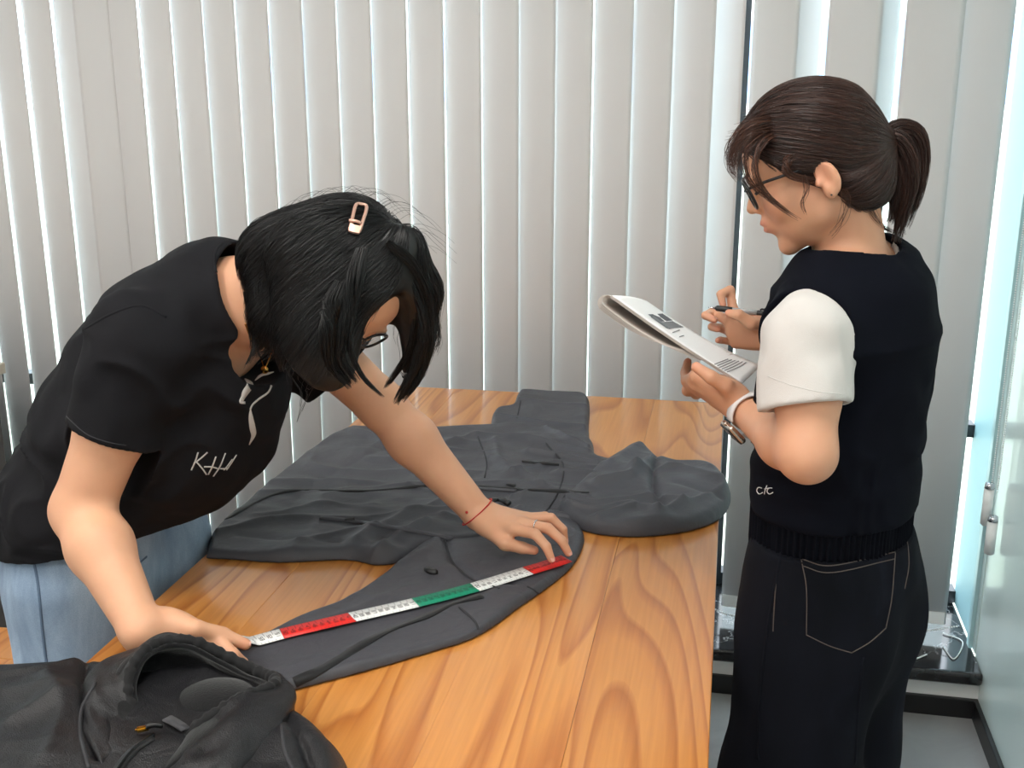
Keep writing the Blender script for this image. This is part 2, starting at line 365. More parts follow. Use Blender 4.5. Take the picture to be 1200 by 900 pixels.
# ------------------------------------------------------------------ table
TX0, TX1, TY0, TY1 = -.8205, .008, .30, 2.622
tb = empty('table', ((TX0+TX1)/2, 1.4, 0)); tag(tb, 'long varnished honey-coloured pine table under the jackets', 'table')
npk = 5; wpk = (TX1-TX0)/npk
for i in range(npk):
    box('plank', (TX0+i*wpk, TY0, T-.045), (TX0+(i+1)*wpk, TY1, T), M['wood'], tb, bevel=.0005 if 0 < i < npk-1 else .0015)
for sx in (TX0+.06, TX1-.14):
    for sy in (TY0+.10, TY1-.28):
        box('leg', (sx, sy, 0), (sx+.08, sy+.08, T-.045), M['wood'], tb, bevel=.004)
box('apron', (TX0+.09, TY0+.12, T-.13), (TX0+.115, TY1-.22, T-.045), M['wood'], tb)
box('apron', (TX1-.115, TY0+.12, T-.13), (TX1-.09, TY1-.22, T-.045), M['wood'], tb)
box('apron', (TX0+.115, TY0+.13, T-.13), (TX1-.115, TY0+.155, T-.045), M['wood'], tb)
# bench and cabinet behind the bending person
be = empty('wooden_bench', (-1.5, 1.7, 0)); tag(be, 'honey-coloured wooden bench behind the bending person', 'bench')
for i in range(3): box('plank', (-1.9, 1.50+i*.117, .405), (-1.16, 1.50+i*.117+.1165, .445), M['wood'], be, bevel=.002)
for x in (-1.82, -1.30):
    for y in (1.53, 1.76): box('leg', (x, y, 0), (x+.06, y+.06, .405), M['wood'], be, bevel=.003)
cab = empty('low_cabinet', (-2.4, 2.25, 0)); tag(cab, 'dark grey low cabinet with a beige top at the left edge', 'cabinet')
zc = float(at_y(0, 485, 2.1)[2])
XC = float(at_y(12, 472, 2.52)[0]); dk = mat('cabinet_grey', (92, 88, 86), .5)
box('body', (-2.9, 2.1, .0), (XC-.02, 2.50, zc-.03), dk, cab, bevel=.002)
for i in range(2):
    d = box('door', (XC-.02-1.19+i*.595, 2.082, .06), (XC-.02-.605+i*.595, 2.0995, zc-.05), dk, cab, bevel=.002)
    box('handle', (XC-.67+i*.10, 2.06, .40), (XC-.655+i*.10, 2.08, .55), M['chrome'], d, bevel=.003)
box('top', (-2.92, 2.06, zc-.03), (XC, 2.52, zc), mat('beige_top', (196, 186, 170), .4), cab, bevel=.003)

# ================================================================== implicit surfaces (smooth unions meshed with surface nets)
def f_rcone(a, b, ra, rb, n=None, q=1.0):
    a = np.asarray(a, float); b = np.asarray(b, float)
    if n is not None: n = nrm(n)
    def sq(P, o):
        if n is None: return P
        return P + ((P-o)@n)[:, None]*n*(1/q-1)
    a2 = a; b2 = sq(b[None], a)[0] if n is not None else b
    ba = b2-a2; l2 = max(ba@ba, 1e-12); rr = ra-rb; il = math.sqrt(l2)
    def f(P):
        Q = sq(P, a); pa = Q-a2; t = np.clip(pa@ba/l2, 0, 1)
        # slanted projection for a true cone side
        c = pa-t[:, None]*ba; d = np.sqrt((c*c).sum(1)); t2 = np.clip(t - d*rr/il/il*(-1)*(-1), 0, 1) if False else t
        return (d-(ra+(rb-ra)*t2))*(min(q, 1) if n is not None else 1)
    R = max(ra, rb)*max(q, 1)
    return f, np.minimum(a, b)-R, np.maximum(a, b)+R
def f_ell(c, r, Rm=None):
    c = np.asarray(c, float); r = np.asarray(r, float); Rm = np.eye(3) if Rm is None else np.asarray(Rm, float)   # columns of Rm: local axes
    mn = r.min()
    def f(P):
        q = ((P-c)@Rm)/r; k0 = np.sqrt((q*q).sum(1)); q2 = q/r; k1 = np.sqrt((q2*q2).sum(1))
        return k0*(k0-1)/np.maximum(k1, 1e-9)
    ext = np.sqrt(((Rm*r)**2).sum(1)); return f, c-ext, c+ext
def f_box(c, h, Rm=None, rad=.0):
    c = np.asarray(c, float); h = np.asarray(h, float); Rm = np.eye(3) if Rm is None else np.asarray(Rm, float)
    def f(P):
        q = np.abs((P-c)@Rm)-(h-rad); return np.sqrt((np.maximum(q, 0)**2).sum(1))+np.minimum(q.max(1), 0)-rad
    ext = (np.abs(Rm)*h).sum(1); return f, c-ext, c+ext
INF = 1e3
def plane_keep(p, n):     # keeps the side n points away from
    p = np.asarray(p, float); n = nrm(n); return lambda P: (P-p)@n
class Sdf:
    def __init__(s): s.ops = []
    def u(s, prim, k=.01): s.ops.append(('u', prim[0], k, prim[1]-k-.004, prim[2]+k+.004)); return s
    def sub(s, prim, k=.003): s.ops.append(('s', prim[0], k, prim[1]-k-.02, prim[2]+k+.02)); return s
    def cut(s, f, k=.002): s.ops.append(('i', f, k, None, None)); return s
    def disp(s, f, lo=None, hi=None): s.ops.append(('d', f, 0, lo, hi)); return s
    def rc(s, a, b, ra, rb, k=.012, n=None, q=1.0): return s.u(f_rcone(a, b, ra, rb, n, q), k)
    def el(s, c, r, Rm=None, k=.012): return s.u(f_ell(c, r, Rm), k)
    def chain(s, pts, rad, k=.012, n=None, q=1.0):
        for i in range(len(pts)-1): s.rc(pts[i], pts[i+1], rad[i], rad[i+1], k, n, q)
        return s
    @staticmethod
    def comb(mode, D, d, k):
        if mode == 'd': return D+d
        if mode == 's': d = -d
        if mode == 'u':
            h = np.maximum(k-np.abs(D-d), 0)/max(k, 1e-9); return np.minimum(D, d)-h*h*k*.25
        h = np.maximum(k-np.abs(D-d), 0)/max(k, 1e-9); return np.maximum(D, d)+h*h*k*.25
    def ev(s, P):
        P = np.asarray(P, float); D = np.full(len(P), INF)
        for mode, f, k, lo, hi in s.ops: D = s.comb(mode, D, f(P), k)
        return D
    def grad(s, P, e=.002):
        g = np.stack([s.ev(P+A(e, 0, 0))-s.ev(P-A(e, 0, 0)), s.ev(P+A(0, e, 0))-s.ev(P-A(0, e, 0)), s.ev(P+A(0, 0, e))-s.ev(P-A(0, 0, e))], 1)
        return g/(np.linalg.norm(g, axis=1)[:, None]+1e-9)
    def mesh(s, h, region=None):
        lo = np.min([o[3] for o in s.ops if o[0] == 'u'], axis=0)-2*h; hi = np.max([o[4] for o in s.ops if o[0] == 'u'], axis=0)+2*h
        n = 8; bs = n*h; nb = np.ceil((hi-lo)/bs).astype(int)
        g = np.stack(np.meshgrid(*[np.arange(k) for k in nb], indexing='ij'), -1).reshape(-1, 3)
        ctr = lo+(g+.5)*bs; D = np.full(len(g), INF); hd = bs*.88
        near = np.zeros(len(g), bool)
        for mode, f, k, a, b in s.ops:
            if mode == 'u':
                m = ((ctr > a-hd) & (ctr < b+hd)).all(1); near |= m
        ids = np.where(near)[0]; D = s.ev(ctr[ids]); act = ids[np.abs(D) < hd+.006]
        if region is not None: act = act[region(ctr[act])]
        B = g[act]; nbk = len(B); l = np.arange(n+1)
        lx = np.stack(np.meshgrid(l, l, l, indexing='ij'), -1).reshape(-1, 3)
        base = lo+B*bs; bl = base-h; bh = base+bs+h
        D = np.full((nbk, (n+1)**3), INF)
        for mode, f, k, a, b in s.ops:
            if a is None: m = np.arange(nbk)
            else: m = np.where(((bh > a) & (bl < b)).all(1))[0]
            if not len(m): continue
            for c0 in range(0, len(m), 1200):
                mm = m[c0:c0+1200]
                P = (base[mm][:, None, :]+lx[None]*h).reshape(-1, 3)
                D[mm] = s.comb(mode, D[mm].ravel(), f(P), k).reshape(len(mm), -1)
        D = D.reshape(nbk, n+1, n+1, n+1); S = D < 0
        # cell vertices
        cnt = np.zeros((nbk, n, n, n), np.int8)
        for i in (0, 1):
            for j in (0, 1):
                for k in (0, 1): cnt += S[:, i:n+i, j:n+j, k:n+k]
        cb, ci, cj, ck = np.where((cnt > 0) & (cnt < 8)); loc = np.stack([ci, cj, ck], 1)
        gi = B[cb]*n+loc; NN = nb*n+2; key = (gi[:, 0]*NN[1]+gi[:, 1])*NN[2]+gi[:, 2]
        acc = np.zeros((len(cb), 3)); w = np.zeros(len(cb))
        cor = {(i, j, k): D[cb, ci+i, cj+j, ck+k] for i in (0, 1) for j in (0, 1) for k in (0, 1)}
        for ax in range(3):
            for p in (0, 1):
                for q in (0, 1):
                    c0 = [0, 0, 0]; o = [x for x in range(3) if x != ax]; c0[o[0]] = p; c0[o[1]] = q; c1 = list(c0); c1[ax] = 1
                    d0 = cor[tuple(c0)]; d1 = cor[tuple(c1)]; x = (d0 < 0) != (d1 < 0); t = np.where(x, d0/np.where(x, d0-d1, 1), 0)
                    pt = np.tile(np.array(c0, float), (len(cb), 1)); pt[:, ax] = t
                    acc += pt*x[:, None]; w += x
        V = lo+(gi+acc/w[:, None])*h
        od = np.argsort(key); ks = key[od]
        def look(kk):
            p = np.clip(np.searchsorted(ks, kk), 0, len(ks)-1); return np.where(ks[p] == kk, od[p], -1)
        Q = []
        for ax in range(3):
            o = [x for x in range(3) if x != ax]; s1 = [slice(0, n)]*3; s2 = [slice(0, n)]*3; s2[ax] = slice(1, n+1)
            a = S[(slice(None),)+tuple(s1)]; b = S[(slice(None),)+tuple(s2)]; eb, e0, e1, e2 = np.where(a != b)
            gg = B[eb]*n+np.stack([e0, e1, e2], 1); sg = a[eb, e0, e1, e2]
            st = [(0, 0), (1, 0), (1, 1), (0, 1)]; vv = []
            for p, q in st:
                g2 = gg.copy(); g2[:, o[0]] -= p; g2[:, o[1]] -= q; vv.append(look((g2[:, 0]*NN[1]+g2[:, 1])*NN[2]+g2[:, 2]))
            vv = np.stack(vv, 1); ok = (vv >= 0).all(1); vv = vv[ok]; sg = sg[ok]
            fl = sg if ax != 1 else ~sg
            Q.append(np.where(fl[:, None], vv, vv[:, ::-1]))
        return V, np.vstack(Q)
def sdf_obj(name, sd, h, mt, parent=None, relax=1, colf=None, hidden=None):
    if hidden is None: V, Q = sd.mesh(h)
    else:                                                     # finer where it shows, coarser under the clothes
        V, Q = sd.mesh(h, lambda c: ~hidden(c)); V2, Q2 = sd.mesh(h*2.4, lambda c: hidden(c)); Q = np.vstack([Q, Q2+len(V)]); V = np.vstack([V, V2])
    if relax:
        for _ in range(relax):
            nv_ = len(V); i1 = np.concatenate([Q[:, k] for k in range(4)]); i2 = np.concatenate([Q[:, (k+1) % 4] for k in range(4)])
            c = np.bincount(i1, minlength=nv_); acc = np.stack([np.bincount(i1, V[i2, k], nv_) for k in range(3)], 1)
            V = V*.5+.5*acc/np.maximum(c, 1)[:, None]
    return npmesh(name, V, Q, mt, parent, True, None if colf is None else colf(V))

def bvh_of(*objs):
    V = []; Fc = []
    for o in objs:
        me = o.data; n0 = len(V); co = np.empty(len(me.vertices)*3, np.float32); me.vertices.foreach_get('co', co); co = co.reshape(-1, 3)
        if o.parent: co = co+np.array(Vector(o.location)+o.matrix_parent_inverse.to_translation()+wloc(o.parent))
        V += co.tolist(); lt = np.empty(len(me.polygons), np.int32); me.polygons.foreach_get('loop_total', lt)
        if (lt == 4).all():
            li = np.empty(len(me.loops), np.int32); me.loops.foreach_get('vertex_index', li); Fc += (li.reshape(-1, 4)+n0).tolist()
        else: Fc += [tuple(i+n0 for i in p.vertices) for p in me.polygons]
    return BVHTree.FromPolygons(V, Fc)
def drop(bvh, u, v):
    """surface point and normal that a sight line through (u, v) meets on the given surface"""
    h = bvh.ray_cast(Vector(EYE), Vector(ray(u, v)))
    return (None, None) if h[0] is None else (np.array(h[0]), np.array(h[1]))
def ribbon_geo(P, Nn, w, lift, n_across=2, thick=None):
    P = np.asarray(P); Nn = np.asarray(Nn); tg = np.gradient(P, axis=0); tg /= np.linalg.norm(tg, axis=1)[:, None]+1e-9
    sd = np.cross(Nn, tg); sd /= np.linalg.norm(sd, axis=1)[:, None]+1e-9
    w = np.broadcast_to(np.asarray(w, float), (len(P),))[:, None]
    a = P+Nn*lift-sd*w/2; b = P+Nn*lift+sd*w/2; th = lift*.8 if thick is None else thick
    m = len(P); V = np.vstack([a, b, a-Nn*th, b-Nn*th]); Q = []
    for i in range(m-1):
        Q += [(i, i+1, m+i+1, m+i), (2*m+i+1, 2*m+i, 3*m+i, 3*m+i+1), (i, 2*m+i, 2*m+i+1, i+1), (m+i, m+i+1, 3*m+i+1, 3*m+i)]
    Q += [(0, m, 3*m, 2*m), (m-1, 3*m-1, 4*m-1, 2*m-1)]
    return V, Q
def strokes(name, bvh, lines, w, lift, mt, parent, smooth_n=True, step=4.0, taper=False, join=False):
    """raised seams, stitching or print laid on a surface; lines are polylines of sight points"""
    if not join and len(lines) > 1:
        return [strokes(name, bvh, [q], w, lift, mt, parent, smooth_n, step, taper) for q in lines]
    VV = []; QQ = []; n0 = 0
    for ln in lines:
        ln = np.asarray(ln, float); m = max(3, int(np.linalg.norm(np.diff(ln, axis=0), axis=1).sum()/step)+2)
        c = catmull(ln, m) if len(ln) > 2 else np.stack([np.linspace(ln[0][k], ln[1][k], m) for k in (0, 1)], 1)
        P = []; Nn = []
        for u, v in c:
            p, nn = drop(bvh, u, v)
            if p is not None and (not P or np.linalg.norm(p-P[-1]) < .05): P.append(p); Nn.append(nn)
        if len(P) < 3: continue
        P = np.array(P); Nn = np.array(Nn)
        if smooth_n:
            for _ in range(3): Nn[1:-1] = (Nn[:-2]+2*Nn[1:-1]+Nn[2:])/4
            P[1:-1] = (P[:-2]+2*P[1:-1]+P[2:])/4
            Nn /= np.linalg.norm(Nn, axis=1)[:, None]
        ww = w if not taper else w*np.sin(np.linspace(.15, math.pi-.15, len(P)))
        V, Q = ribbon_geo(P, Nn, ww, lift, thick=lift*1.8); VV.append(V); QQ += [tuple(i+n0 for i in q) for q in Q]; n0 += len(V)
    if not VV: return None
    return polymesh(name, np.vstack(VV), QQ, mt, parent)

# ------------------------------------------------------------------ flat-lying cloth pieces: plan outline + a height profile with folds
def poly_sd(poly):
    poly = np.asarray(poly, float)[:, :2]; a = poly; b = np.roll(poly, -1, 0)
    def f(X, Y):
        d = np.full(X.shape, 1e9); ins = np.zeros(X.shape, bool)
        for p, q in zip(a, b):
            e = q-p; t = np.clip(((X-p[0])*e[0]+(Y-p[1])*e[1])/(e@e+1e-12), 0, 1)
            d = np.minimum(d, (X-p[0]-t*e[0])**2+(Y-p[1]-t*e[1])**2)
            c = (p[1] > Y) != (q[1] > Y); xx = (q[0]-p[0])*(Y-p[1])/np.where(q[1] == p[1], 1e-9, q[1]-p[1])+p[0]; ins ^= c & (X < xx)
        d = np.sqrt(d); return np.where(ins, d, -d)
    return f
def line_dist(pl, X, Y):
    d = np.full(X.shape, 1e9)
    for p, q in zip(pl[:-1], pl[1:]):
        e = q-p; t = np.clip(((X-p[0])*e[0]+(Y-p[1])*e[1])/(e@e+1e-12), 0, 1); d = np.minimum(d, (X-p[0]-t*e[0])**2+(Y-p[1]-t*e[1])**2)
    return np.sqrt(d)
class Cloth:
    """one laid-out piece of a garment: outline in plan, thickness, fold lines (plan polylines with height and width)"""
    def __init__(s, poly_px, z0, hmax, r, folds=(), nz=.003, nsc=(9, 9), seed=0, mounds=(), zplan=None, dense=40):
        zp = z0+hmax*.5 if zplan is None else zplan
        pts = np.array([at_z(u, v, zp) for u, v in poly_px])
        pts = catmull(np.vstack([pts, pts[:1]]), dense*3)[:-1]; s.poly = pts; s.fd = poly_sd(pts); s.z0 = z0; s.hmax = hmax; s.r = r
        s.folds = [(np.array([at_z(u, v, zp)[:2] for u, v in pl]), h, w) for pl, h, w in folds]
        s.mounds = [(at_z(u, v, zp), h, rx, ry, an) for u, v, h, rx, ry, an in mounds]; s.nz = nz; s.nsc = nsc; s.seed = seed
        lo = pts.min(0)[:2]-.01; hi = pts.max(0)[:2]+.01; g = .0025; s.g = g; s.lo = lo
        nx, ny = np.ceil((hi-lo)/g).astype(int)+1; X, Y = np.meshgrid(lo[0]+np.arange(nx)*g, lo[1]+np.arange(ny)*g, indexing='ij')
        d = s.fd(X, Y); s.d = d; t = np.clip(d/r, 0, 1); prof = np.sqrt(np.maximum(1-(1-t)**2, 0)); Hh = hmax*prof
        fade = sstep(0, r*1.2, d)
        wx = noise2(X*6, Y*6, seed+5)*.03; wy = noise2(X*6+9, Y*6+4, seed+6)*.03
        n1 = noise2((X+wx)*nsc[0], (Y+wy)*nsc[1], seed); n2 = noise2((X+wy)*nsc[0]*2.3, (Y+wx)*nsc[1]*2.3, seed+1)
        Hh = Hh+fade*nz*((1-np.abs(n1)*2)*.8+.5*n2)
        for pl, h, w in s.folds:
            dd = line_dist(pl, X, Y); e = np.exp(.28-np.sqrt((dd/(w*.8))**2+.08))
            Hh = Hh+np.minimum(fade*1.3, 1)*h*e
        for c, h, rx, ry, an in s.mounds:
            ca, sa = math.cos(an), math.sin(an); u = ((X-c[0])*ca+(Y-c[1])*sa)/rx; w2 = (-(X-c[0])*sa+(Y-c[1])*ca)/ry
            Hh = Hh+sstep(0, r*.7, d)*h*np.exp(-(u*u+w2*w2))
        s.H = np.maximum(Hh, .0022); s.n = (nx, ny)
    def bil(s, arr, X, Y):
        fx = np.clip((X-s.lo[0])/s.g, 0, s.n[0]-1.001); fy = np.clip((Y-s.lo[1])/s.g, 0, s.n[1]-1.001); i = fx.astype(int); j = fy.astype(int); a = fx-i; b = fy-j
        return (arr[i, j]*(1-a)+arr[i+1, j]*a)*(1-b)+(arr[i, j+1]*(1-a)+arr[i+1, j+1]*a)*b
    def sdf(s, extra=None):
        mx = float(s.H.max())
        def f(P):
            d = s.bil(s.d, P[:, 0], P[:, 1]); h = s.bil(s.H, P[:, 0], P[:, 1])
            return np.maximum(np.maximum((P[:, 2]-s.z0-h)*.75, -d), s.z0-P[:, 2])
        lo = np.r_[s.poly.min(0)[:2], s.z0]; hi = np.r_[s.poly.max(0)[:2], s.z0+mx]
        sd = Sdf(); sd.u((f, lo, hi), 1e-4); return sd
    def obj(s, name, mt, parent, h=.003, relax=1): return sdf_obj(name, s.sdf(), h, mt, parent, relax)

# ================================================================== grey shell jacket on the table
Z1 = T+.0008
M['shell'] = fabric('charcoal_shell', (66, 66, 72), .46, 1200, .0011, fold=6, sheen=.0, var=.05, spec=.45)
M['shell_dark'] = fabric('black_trim_tape', (26, 26, 28), .6, 900, .0003)
M['seam'] = mat('seam_thread', (44, 44, 48), .7)
jk = empty('shell_jacket', tuple(at_z(560, 580, Z1))); tag(jk, 'charcoal grey hooded shell jacket spread out under the tape measure', 'jacket')
body = Cloth([(241, 648), (250, 622), (285, 590), (345, 540), (400, 504), (455, 500), (520, 502), (580, 498), (640, 500), (690, 512), (700, 535), (735, 545), (740, 600), (690, 612), (640, 610), (560, 632), (505, 636), (470, 652), (440, 656), (405, 650), (330, 653), (280, 650)],
    Z1, .018, .014, nz=.0058, nsc=(8, 14), seed=3, zplan=T+.012,
    folds=[([(250, 630), (330, 612), (430, 615), (560, 600)], .008, .010), ([(300, 580), (420, 577), (560, 570), (700, 575)], .004, .008), ([(420, 640), (480, 610), (540, 590)], .012, .016), ([(440, 655), (470, 635), (500, 620)], .014, .014),
           ([(560, 515), (620, 520), (690, 535)], .012, .014), ([(600, 560), (660, 548), (720, 555)], .010, .012), ([(575, 540), (640, 575), (690, 590)], .008, .010), ([(330, 600), (380, 560), (450, 530)], -.004, .02), ([(470, 540), (520, 525), (560, 512)], .006, .01),
           ([(600, 590), (655, 585), (720, 600)], .014, .012), ([(480, 575), (520, 585), (580, 600)], .006, .010), ([(620, 535), (660, 540), (700, 548)], .012, .008), ([(640, 505), (665, 520), (695, 530)], .012, .008), ([(655, 560), (690, 562), (720, 568)], .010, .007), ([(350, 640), (420, 628), (470, 632)], .008, .009), ([(280, 630), (340, 636), (400, 640)], -.005, .010), ([(520, 610), (560, 618), (610, 600)], .008, .008), ([(580, 520), (585, 545), (600, 560)], .006, .008), ([(300, 606), (370, 596), (440, 598)], .005, .010)])
jb_ = body.obj('body_panel', M['shell'], jk)
hood = Cloth([(686, 560), (700, 548), (715, 540), (735, 528), (750, 522), (765, 535), (790, 542), (830, 546), (850, 560), (857, 580), (845, 600), (815, 613), (770, 620), (730, 621), (690, 616), (660, 604), (655, 590)],
    Z1, .028, .018, nz=.0050, nsc=(10, 13), seed=11, zplan=T+.015,
    folds=[([(700, 575), (740, 570), (765, 545)], .016, .014), ([(655, 595), (700, 600), (760, 592), (800, 600)], .014, .012), ([(740, 565), (790, 560), (845, 575)], .014, .016), ([(715, 556), (748, 534)], .016, .022), ([(770, 610), (820, 595), (850, 580)], .010, .012), ([(790, 578), (845, 590)], -.008, .012), ([(768, 540), (764, 575), (775, 604)], -.014, .007), ([(700, 612), (745, 602), (772, 610)], .010, .008), ([(660, 600), (700, 606), (740, 600)], .010, .007), ([(780, 560), (820, 562), (850, 572)], .006, .008)],
    mounds=[(800, 580, .014, .05, .05, 0), (735, 560, .010, .03, .03, 0)])
hd = hood.obj('hood', M['shell'], jk)
far = Cloth([(574, 500), (580, 480), (600, 474), (607, 460), (615, 456), (655, 459), (688, 463), (690, 500), (686, 520), (640, 520), (590, 512)], Z1, .014, .010, nz=.003, nsc=(8, 10), seed=21, zplan=T+.010,
    folds=[([(605, 470), (650, 476), (688, 478)], .004, .010), ([(580, 490), (640, 500), (690, 505)], .010, .012)])
fs = far.obj('sleeve', M['shell'], jk)
near = Cloth([(238, 812), (245, 780), (290, 752), (350, 722), (405, 700), (450, 671), (490, 640), (520, 626), (560, 616), (610, 607), (650, 604), (676, 612), (685, 628), (676, 652), (655, 674), (610, 706), (560, 740), (500, 760), (420, 783), (330, 806), (280, 816)], Z1, .014, .010, nz=.0026, nsc=(8, 10), seed=31, zplan=T+.010,
    folds=[([(520, 632), (530, 660), (560, 680), (600, 688)], -.009, .006), ([(470, 665), (500, 650), (515, 632)], .006, .012), ([(650, 612), (676, 630), (660, 655)], .005, .012), ([(350, 745), (420, 715), (480, 690)], .003, .012), ([(330, 790), (420, 760), (520, 720), (600, 690)], .004, .010)])
ns = near.obj('sleeve', M['shell'], jk)
jbv = bvh_of(jb_, hd, fs, ns)
strokes('zip', jbv, [[(258, 612), (330, 577), (430, 575), (520, 568), (590, 572), (690, 577)]], .008, .0012, M['shell_dark'], jk)
strokes('pocket_flap', jbv, [[(375, 607), (420, 612), (480, 622), (530, 632)], [(560, 573), (590, 575), (605, 576)], [(485, 553), (520, 562), (560, 572)]], .007, .003, M['shell'], jk)
strokes('seam_line', jbv, [[(440, 500), (470, 548), (455, 572), (440, 625)], [(560, 512), (570, 540), (568, 560)], [(640, 520), (660, 545), (655, 575), (640, 600)], [(520, 628), (528, 655), (550, 678), (585, 690)], [(538, 712), (556, 728), (560, 738)], [(618, 688), (630, 695), (632, 703)], [(610, 470), (606, 490)]], .0028, .0018, M['seam'], jk)
strokes('sleeve_tape', jbv, [[(345, 800), (385, 780), (430, 752), (460, 737), (500, 722), (530, 708), (565, 698)]], .014, .0008, M['shell_dark'], jk)
zp = strokes('zip_pull', jbv, [[(594, 568), (604, 570)], [(404, 610), (416, 609)], [(612, 541), (655, 545)]], .006, .0035, M['black_plastic'], jk)
strokes('drawcord_toggle', jbv, [[(576, 588), (586, 587), (597, 592)], [(500, 668), (506, 672), (512, 671)]], .010, .006, M['black_plastic'], jk)

# ------------------------------------------------------------------ tape measure
tp = empty('tape_measure', tuple(at_z(470, 710, T+.03))); tag(tp, 'white, red and green measuring tape stretched along the grey sleeve', 'tape measure')
tc_ = {'w': mat('tape_white', (236, 236, 234), .4), 'r': mat('tape_red', (226, 40, 34), .4), 'g': mat('tape_green', (0, 138, 104), .4)}
ink = mat('tape_ink', (30, 22, 22), .6)
cpx = [(258, 768), (290, 757), (329, 746), (413, 726), (487, 709), (556, 691), (620, 671), (640, 665), (664, 657)]
cl = catmull(cpx, 160); TP = []; 
for u, v in cl:
    p, nn = drop(jbv, u, v); TP.append(p if p is not None else at_z(u, v, T+.03))
TP = np.array(TP)
for _ in range(30): TP[1:-1] = (TP[:-2]+2*TP[1:-1]+TP[2:])/4
TP[:, 2] += .0036
TP[:26, 2] = np.linspace(TP[0, 2]+.016, TP[25, 2], 26)
sarc = np.r_[0, np.cumsum(np.linalg.norm(np.diff(TP, axis=0), axis=1))]
tgn = np.gradient(TP, axis=0); tgn /= np.linalg.norm(tgn, axis=1)[:, None]; sdn = np.cross(A(0, 0, 1), tgn); sdn /= np.linalg.norm(sdn, axis=1)[:, None]; upn = np.cross(tgn, sdn)
def on_tape(s): return [np.array([np.interp(s, sarc, a[:, k]) for k in range(3)]) for a in (TP, tgn, sdn, upn)]
brk = [258, 329, 413, 487, 556, 620, 664]; bs_ = [np.interp(b, cl[:, 0], sarc) for b in brk]
TW = .030
for k, c in enumerate('wrwgwr'):
    ss = np.linspace(bs_[k], bs_[k+1], 24); Q = [on_tape(s) for s in ss]
    V, Fq = ribbon_geo(np.array([q[0] for q in Q]), np.array([q[3] for q in Q]), TW, .0006, thick=.0006)
    seg = polymesh('segment', V, Fq, tc_[c], tp)
    VV = []; QQ = []; n0 = 0
    def quad(p0, d1, d2, up_, w1, w2, VV=VV, QQ=QQ):
        n = len(VV); p0 = p0+up_*.00085
        VV.extend([p0-d1*w1-d2*w2, p0+d1*w1-d2*w2, p0+d1*w1+d2*w2, p0-d1*w1+d2*w2]); QQ.append((n, n+1, n+2, n+3))
    SEGS = {'0': 'abcdef', '1': 'bc', '2': 'abged', '3': 'abgcd', '4': 'fgbc', '5': 'afgcd', '6': 'afgedc', '7': 'abc', '8': 'abcdefg', '9': 'abfgcd'}
    GEO = {'a': (0, 1, 1, 0), 'g': (0, 0, 1, 0), 'd': (0, -1, 1, 0), 'b': (1, .5, 0, 1), 'c': (1, -.5, 0, 1), 'e': (-1, -.5, 0, 1), 'f': (-1, .5, 0, 1)}
    Lk = bs_[k+1]-bs_[k]
    for i in range(10):
        s = bs_[k]+Lk*(i+.5)/10; p, t_, sd_, up_ = on_tape(s)
        num = str(60-(k*10+i)) if k < 5 else str(10-i)
        # digits read along the tape's width, as printed
        for m_, dgt in enumerate(num):
            o = p+sd_*((m_-(len(num)-1)/2)*(-.0056))
            for sg_ in SEGS[dgt]:
                gx, gy, hz, vt = GEO[sg_]
                q_ = o-sd_*(gx*.0019)+t_*(gy*.0025)
                if hz: quad(q_, sd_, t_, up_, .0021, .0005)
                else: quad(q_, t_, sd_, up_, .0015, .0005)
        p, t_, sd_, up_ = on_tape(bs_[k]+Lk*i/10)
        quad(p+sd_*TW*.30, sd_, t_, up_, TW*.20, .00025); quad(p-sd_*TW*.42, sd_, t_, up_, TW*.08, .00025)
        for h_ in (.5,):
            p, t_, sd_, up_ = on_tape(bs_[k]+Lk*(i+h_)/10); quad(p+sd_*TW*.45, sd_, t_, up_, TW*.05, .0002); quad(p-sd_*TW*.45, sd_, t_, up_, TW*.05, .0002)
    polymesh('scale_print', np.array(VV), QQ, ink, seg, False)

# ================================================================== people
def skin_mat(name, rgb):
    m = mat(name, rgb, .48, spec=.4, sub=.12); b = bsdf(m); b.inputs['Subsurface Radius'].default_value = (.012, .004, .002); b.inputs['Subsurface Scale'].default_value = .6
    at = N(m, 'ShaderNodeVertexColor'); at.layer_name = 'Col'; v = coords(m); n1 = noise_tex(m, v, 18, 3)
    r = ramp(m, n1, [(.3, (.96, .94, .93, 1)), (.7, (1.03, 1.03, 1.02, 1))])
    mx = N(m, 'ShaderNodeMix', data_type='RGBA', blend_type='MULTIPLY'); mx.inputs['Factor'].default_value = 1
    L(m, at.outputs['Color'], mx.inputs['A']); L(m, r.outputs['Color'], mx.inputs['B']); L(m, mx.outputs['Result'], b.inputs['Base Color'])
    n2 = noise_tex(m, v, 420, 2); bump(m, n2, .12, .0004); return m
def frame3(f, u):
    f = nrm(f); u = np.asarray(u, float); u = nrm(u-f*(u@f)); r = np.cross(f, u); return np.stack([r, f, u], 1)    # columns right, forward, up
